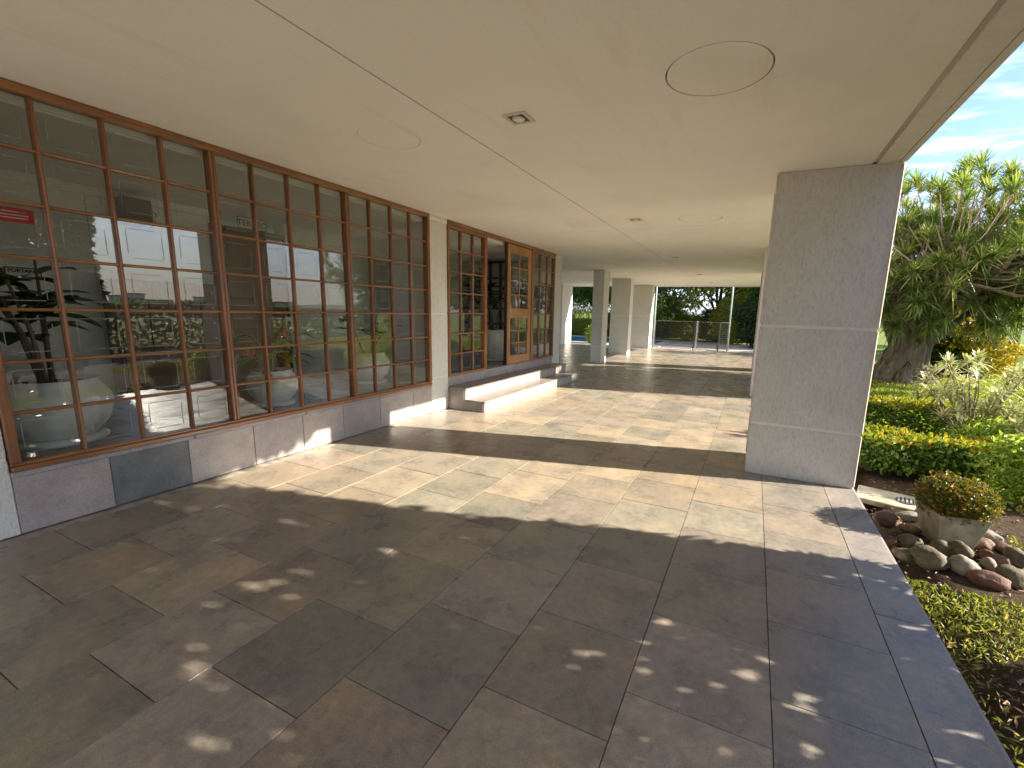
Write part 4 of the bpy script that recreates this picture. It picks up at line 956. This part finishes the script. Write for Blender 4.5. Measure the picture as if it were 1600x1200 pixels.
# vine-smothered tree standing outside the view: its shade lies over the near paving
vt = thing('vine_tree', 'broad vine-smothered tree beside the patio whose shade covers the near paving', 'tree', (2.35, 2.2, gz(2.3, 2.2)))
for (y, x) in ((0.9, 0.1), (-0.5, -0.1)):
    MB().tube([(x, y-0.2, -0.1), (x+0.05, y-0.2, 0.7), (x, y-0.1, 1.6), (x-0.1, y-0.3, 3.2)], [0.14, 0.11, 0.09, 0.05], 9).build('trunk', M['barkdark'], vt, True)
Ps = []
C0 = rng.uniform((1.85, 0.9, 0.50), (2.9, 3.85, 3.75), (520, 3))
C0 = C0[C0[:, 2] > 0.05 + 0.507*(C0[:, 0]-1.0)]
for c in C0:
    g = rng.normal(0, 1, (36, 3))*np.array((0.13, 0.12, 0.13)); Ps.append(c + g)
OV = []
for k in range(150):
    X_ = rng.uniform(1.95, 2.85); s_ = rng.uniform(3.0, 4.15); zb_ = 0.507*(X_+4.26) + 0.02 + 0.15*(s_-3.1)
    c = np.array((X_, s_+0.262*X_, zb_+rng.uniform(0.05, 0.42))); g = rng.normal(0, 1, (34, 3))*np.array((0.11, 0.11, 0.07)); q_ = c + g
    q_[:, 2] = np.maximum(q_[:, 2], 0.507*(q_[:, 0]+4.26) + 0.15*(q_[:, 1]-0.262*q_[:, 0]-3.1) + 0.02); OV.append(q_)
OV = np.concatenate(OV)
Ps = np.concatenate(Ps); lim = 3.06 + 0.262*Ps[:, 0] + 0.035*np.sin(Ps[:, 2]*5.0)
Ps[:, 1] = np.where(Ps[:, 1] > lim, lim - np.abs(rng.normal(0, 0.09, len(Ps))), Ps[:, 1])
Ps = np.concatenate([Ps, OV])
leaf_obj('crown', Ps - np.array((2.35, 2.2, gz(2.3, 2.2))), M['lf_vine'], vt, 0.12, 0.08)

# ------------------------------------------------------------------ far end: pool, fence, poles, trees
pool = thing('swimming_pool', 'blue swimming pool beyond the end of the patio', 'pool', (-10.4, 26.1, GZ))
MB().box((-5.6, -2.9, -1.3), (5.6, 2.9, -1.2)).box((-5.6, -2.9, -1.2), (-5.45, 2.9, -0.01)).box((5.45, -2.9, -1.2), (5.6, 2.9, -0.01)).box((-5.45, 2.75, -1.2), (5.45, 2.9, -0.01)).box((-5.45, -2.9, -1.2), (5.45, -2.75, -0.01)).build('basin', simple('pool_tile', (0.03, 0.30, 0.56), (0.06, 0.40, 0.66), 9, 0.4), pool)
mt, N, L, b = new_mat('pool_water'); b.inputs['Base Color'].default_value = (0.025, 0.30, 0.62, 1); b.inputs['Roughness'].default_value = 0.05
f = noise(N, L, 6, 3); bump(N, L, b, f, 0.25, 0.02)
MB().box((-5.45, -2.75, -0.08), (5.45, 2.75, 0.012)).build('water', mt, pool)
for (a, b_) in (((-6.1, -3.3, -0.05), (6.1, -2.75, 0.035)), ((-6.1, 2.75, -0.05), (6.1, 3.3, 0.035)), ((-6.1, -2.749, -0.05), (-5.45, 2.749, 0.035)), ((5.45, -2.749, -0.05), (6.1, 2.749, 0.035))):
    MB().box(a, b_, 0.01).build('coping', M['path'], pool)
td = MB().box((-17, 21.12, -0.30), (-2.0, 22.6, GZ+0.02)).build('pool_terrace', M['path']); tag(td, kind='structure')
td = MB().box((-4.25, 22.61, -0.30), (0.5, 29.5, GZ+0.015)).build('pool_deck', M['path']); tag(td, kind='structure')

# fence of framed mesh panels
fn = thing('pool_fence', 'low metal mesh fence with framed panels between the patio and the pool', 'fence', (0, 22.0, GZ))
px_ = [-4.42, -2.50, -1.42, -1.02]
for x in (-4.42, -2.52, -2.42): MB().box((x-0.03, -0.03, 0), (x+0.03, 0.03, 1.40), 0.005).build('post', M['darkmetal' if x < -2.5 else 'metal'], fn)
MB().box((-1.05, 0.9, 0), (-0.99, 0.96, 1.40), 0.005).build('post', M['darkmetal'], fn)
MB().box((-1.45, -0.03, 0), (-1.39, 0.03, 1.38), 0.005).build('post', M['darkmetal'], fn)
def mesh_panel(x0, x1, y0, y1):
    p = MB(); D = Vector((x1-x0, y1-y0, 0)); n = max(2, int(D.length/0.055))
    for k in range(n+1):
        q = Vector((x0, y0, 0)) + D*k/n; p.tube([(q.x, q.y, 0.10), (q.x, q.y, 1.34)], 0.0035, 4, False)
    for k in range(13): p.tube([(x0, y0, 0.10+1.24*k/12), (x1, y1, 0.10+1.24*k/12)], 0.0035, 4, False)
    o = p.build('mesh_panel', M['darkmetal'], fn); tag(o, kind='stuff')
    MB().tube([(x0, y0, 0.08), (x0, y0, 1.36), (x1, y1, 1.36), (x1, y1, 0.08), (x0, y0, 0.08)], 0.016, 6).build('panel_frame', M['bark'], fn)
mesh_panel(-4.36, -2.60, 0, 0); mesh_panel(-2.36, -1.48, 0, 0); mesh_panel(-1.40, -1.02, 0.05, 0.9)
for k, x in enumerate((-4.37, -1.0)):
    p = thing('light_pole', ['tall thin pale pole at the left end of the mesh fence panel beside the pool', 'tall thin pale teal pole before the dark evergreen hedge'][k], 'pole', (x, 21.75, GZ))
    MB().tube([(0, 0, 0), (0, 0, 5.2)], [0.035, 0.028], 10).build('shaft', M['teal'], p, True)
    MB().lathe([(0.09, 0), (0.09, 0.02), (0.04, 0.03), (0.04, 0.10)], 16).build('base_flange', M['metal'], p)
    MB().box((-0.14, -0.10, 5.2), (0.14, 0.10, 5.34), 0.02).build('lamp_head', M['darkmetal'], p)

def tree(name, label, loc, h, rad, n, mat, lf=0.16, bark='barkdark', trunk_h=None, seed=1, limbs=9, group=None, lean=0.0, wf=None, tr=1.0):
    rr = random.Random(seed); t = thing(name, label, 'tree', loc, group); th = trunk_h or h*0.42
    mb = MB(); top = Vector((lean, 0, th))
    mb.tube([(0, 0, -0.3), (lean*0.2, 0.02, th*0.5), top, (lean*1.2, 0, h*0.8)], [h*0.032*tr, h*0.026*tr, h*0.022*tr, h*0.008], 9)
    cl = []
    for k in range(limbs):
        a = 2*math.pi*k/limbs+rr.uniform(-.4, .4); s = Vector((lean*0.9, 0, rr.uniform(th*0.7, th*1.15))); el = rr.uniform(0.1, 1.0)
        e = s + Vector((math.cos(a)*rad*rr.uniform(.6, .95), math.sin(a)*rad*rr.uniform(.6, .95), (h-th)*el*0.75))
        m_ = s.lerp(e, 0.5)+Vector((0, 0, 0.06*h)); mb.tube([s, m_, e], [h*0.014*tr, h*0.009*tr, h*0.003], 6)
        cl += [m_, e, s.lerp(e, 0.75), m_.lerp(e, rr.random())]
    mb.build('trunk', M[bark], t, True)
    ncl = limbs*5; C = [np.array(c) for c in cl]
    for k in range(ncl):
        d = Vector((rr.gauss(0, 1), rr.gauss(0, 1), rr.gauss(0, 0.8))).normalized()*rr.uniform(0.45, 1.0)
        C.append(np.array((lean+d.x*rad, d.y*rad, th+(h-th)*0.5+d.z*(h-th)*0.5)))
    C = np.array(C); idx = rng.integers(0, len(C), n); r_ = rad*0.26*rng.random(n)[:, None]**0.45
    P = C[idx] + rand_dir(n)*r_*np.array((1, 1, 0.75))
    leaf_obj('crown', P, M[mat], t, lf, wf or lf*0.55, 0.0); return t
TG = 'trees beyond the pool and lawn'
tree('broadleaf_tree', 'large spreading tree with a dark crooked trunk behind the mesh fence', (-3.4, 30, GZ-0.2), 8.5, 4.2, 22000, 'lf_tree_y', 0.20, seed=3, limbs=11, trunk_h=2.4, lean=1.3, tr=0.55)
tree('broadleaf_tree', 'dense green tree behind the broad cream end pillar and fence', (-6.2, 27.5, GZ-0.2), 6.2, 2.6, 15000, 'lf_tree', 0.17, seed=4, trunk_h=1.4)
tree('broadleaf_tree', 'yellow-green tree branching over the fence and the teal pole', (0.6, 33, GZ-0.2), 9.5, 4.6, 9000, 'lf_tree_y', 0.22, seed=5, trunk_h=4.0, limbs=12)
blob_shrub('dark_evergreen', 'dark evergreen bush mass right of the teal pole at the end of the lawn', (1.2, 26.2, GZ-0.1), (2.1, 1.5, 1.9), 22000, 0.16, 0.08, 'lf_dark')
blob_shrub('pool_shrub', 'sunlit yellow-green shrub on the far side of the pool deck behind the fence', (-3.9, 30.5, GZ), (1.3, 1.0, 0.9), 7000, 0.12, 0.06, 'lf_tree_y')
blob_shrub('pool_shrub', 'rounded green shrub behind the fence post next to the pool deck', (-2.2, 31.0, GZ), (1.5, 1.0, 1.1), 8000, 0.12, 0.06, 'lf_tree')
blob_shrub('pool_shrub', 'tall yellowish shrub between the fence and the dark evergreen mass', (-1.1, 28.8, GZ), (1.2, 1.0, 1.5), 9000, 0.13, 0.06, 'lf_tree_y')
tree('broadleaf_tree', 'leafy tree overhanging the pool left of the slim pale pillar', (-10.6, 31.5, GZ-0.2), 9.5, 4.3, 20000, 'lf_tree', 0.20, seed=8, trunk_h=2.0)
tree('broadleaf_tree', 'far green tree behind the pool on the lobby side', (-16.5, 34, GZ-0.2), 9.0, 4.5, 12000, 'lf_tree', 0.22, seed=9, trunk_h=3.0)
blob_shrub('palm_shrub', 'yellow-green arching shrub at the pool edge beside the slim pale pillar', (-7.75, 22.7, GZ), (0.45, 0.4, 0.5), 2200, 0.16, 0.03, 'lf_lime')
blob_shrub('pool_shrub', 'low yellowish planting along the far pool edge', (-11.5, 30.1, GZ), (3.0, 0.7, 0.62), 9000, 0.12, 0.05, 'lf_tree_y')
for k, (x, y, rx, rz_, mt_, lab) in enumerate(((-14.5, 31.0, 2.2, 1.3, 'lf_dark', 'dark bushy shrub at the far corner of the pool garden'), (-8.2, 31.4, 1.8, 1.2, 'lf_tree', 'rounded green shrub beyond the pool behind the arching shrub'),
        (-5.6, 31.2, 1.4, 1.5, 'lf_tree', 'upright green shrub beyond the pool beside the spreading tree'), (-0.2, 31.6, 1.5, 1.7, 'lf_tree', 'leafy green shrub behind the tall yellowish shrub'), (-11.2, 34.2, 2.6, 2.1, 'lf_tree_y', 'tall pale green shrub behind the low garden wall'), (-20.0, 30.5, 2.6, 1.6, 'lf_tree', 'broad green shrub at the end of the low garden wall'))):
    blob_shrub('pool_shrub', lab, (x, y, GZ), (rx, 1.0, rz_), 8000, 0.14, 0.07, mt_)
gw = thing('garden_wall', 'low pale garden wall behind the pool planting', 'wall', (-12.5, 32.6, GZ))
MB().box((-6, 0, -0.1), (7.5, 0.2, 1.1)).build('render_face', M['path'], gw); MB().box((-6.05, -0.05, 1.101), (7.55, 0.25, 1.18), 0.01).build('coping', M['band'], gw)
# boundary trees along the garden side, seen past the dragon tree and mirrored in the panes
specs = [(9.5, 24, 6.5, 3.2, 'lf_dark', 'dark tree behind the golden ball shrub at the edge of the lawn'), (14, 30, 8, 3.8, 'lf_tree', 'mid green boundary tree far behind the golden ball shrub'),
         (5.5, 29, 7, 3.2, 'lf_tree', 'green tree behind the dragon tree trunk at the end of the lawn'), (17, 37, 6, 3.0, 'lf_tree_y', 'yellow-green boundary tree at the far garden corner'),
         (62, 20, 4.5, 2.6, 'lf_tree', 'low boundary tree mirrored in the middle panes'), (36, 46, 5.5, 2.8, 'lf_dark', 'dark boundary tree mirrored near the end of the lattice window')]
for k, (x, y, h, r_, mt_, lab) in enumerate(specs):
    tree('boundary_tree', lab, (x, y, gz(x, y)-0.2), h, r_, 7000, mt_, 0.24, seed=20+k, trunk_h=h*0.3, group='boundary trees of the garden')
leafy_box('boundary_hedge', 'long boundary hedge opposite the window, made taller and darker to block the mirrored lawn', 9.4, 10.3, -8, 16.5, -0.1, 1.30, 15000, 1500, stems=6, ls=3.2, mat='lf_dark', top='lf_tree')  # hedge raised and darkened, out of view, to block the bright lawn from reflections

# far city on the slopes opposite
hl = []
for (x, y, rx, ry, h) in ((420, 60, 120, 260, 11), (400, 330, 160, 160, 13), (60, 540, 300, 120, 14), (-260, 540, 220, 120, 16), (430, -240, 130, 200, 11)):
    th = np.linspace(0, 2*np.pi, 49)[:-1]; rr_ = np.linspace(0, 1, 9); T, Q = np.meshgrid(th, rr_)
    X = x+rx*Q*np.cos(T); Y = y+ry*Q*np.sin(T); Z = -9 + h*(np.cos(Q*np.pi)*0.5+0.5)*(1+0.15*np.sin(T*5)*Q)
    n = len(th); Fq = [[i*n+k, i*n+(k+1) % n, (i+1)*n+(k+1) % n, (i+1)*n+k] for i in range(8) for k in range(n)]
    o = link('hills', fast_mesh('hills', np.stack([X, Y, Z], -1).reshape(-1, 3), Fq, simple('hill_green', (0.045, 0.06, 0.055), (0.085, 0.10, 0.085), 0.03, 1.0), 4, True)); tag(o, kind='structure')
rr = random.Random(3)
for k in range(16):
    x = 330+rr.uniform(-30, 40); y = -20+k*17+rr.uniform(-6, 6); w_ = rr.uniform(9, 16); h = rr.uniform(5, 10.5)
    zb = -7
    bld = thing('distant_building', 'pale distant apartment block on the slope opposite the garden', 'building', (x, y, zb), 'distant city blocks')
    MB().box((-6, -w_/2, 0), (6, w_/2, h)).build('wall', M['white_wall'], bld)
    MB().box((-6.3, -w_/2-0.3, h+0.01), (6.3, w_/2+0.3, h+0.9)).build('roof', M['concrete'], bld)
    wm_ = MB()
    for fl in range(int(h//3)):
        for c in range(int(w_//3)): wm_.box((-6.06, -w_/2+0.8+c*3, fl*3+1), (-6.01, -w_/2+2.2+c*3, fl*3+2.4))
    wm_.build('window_rows', M['darkmetal'], bld)
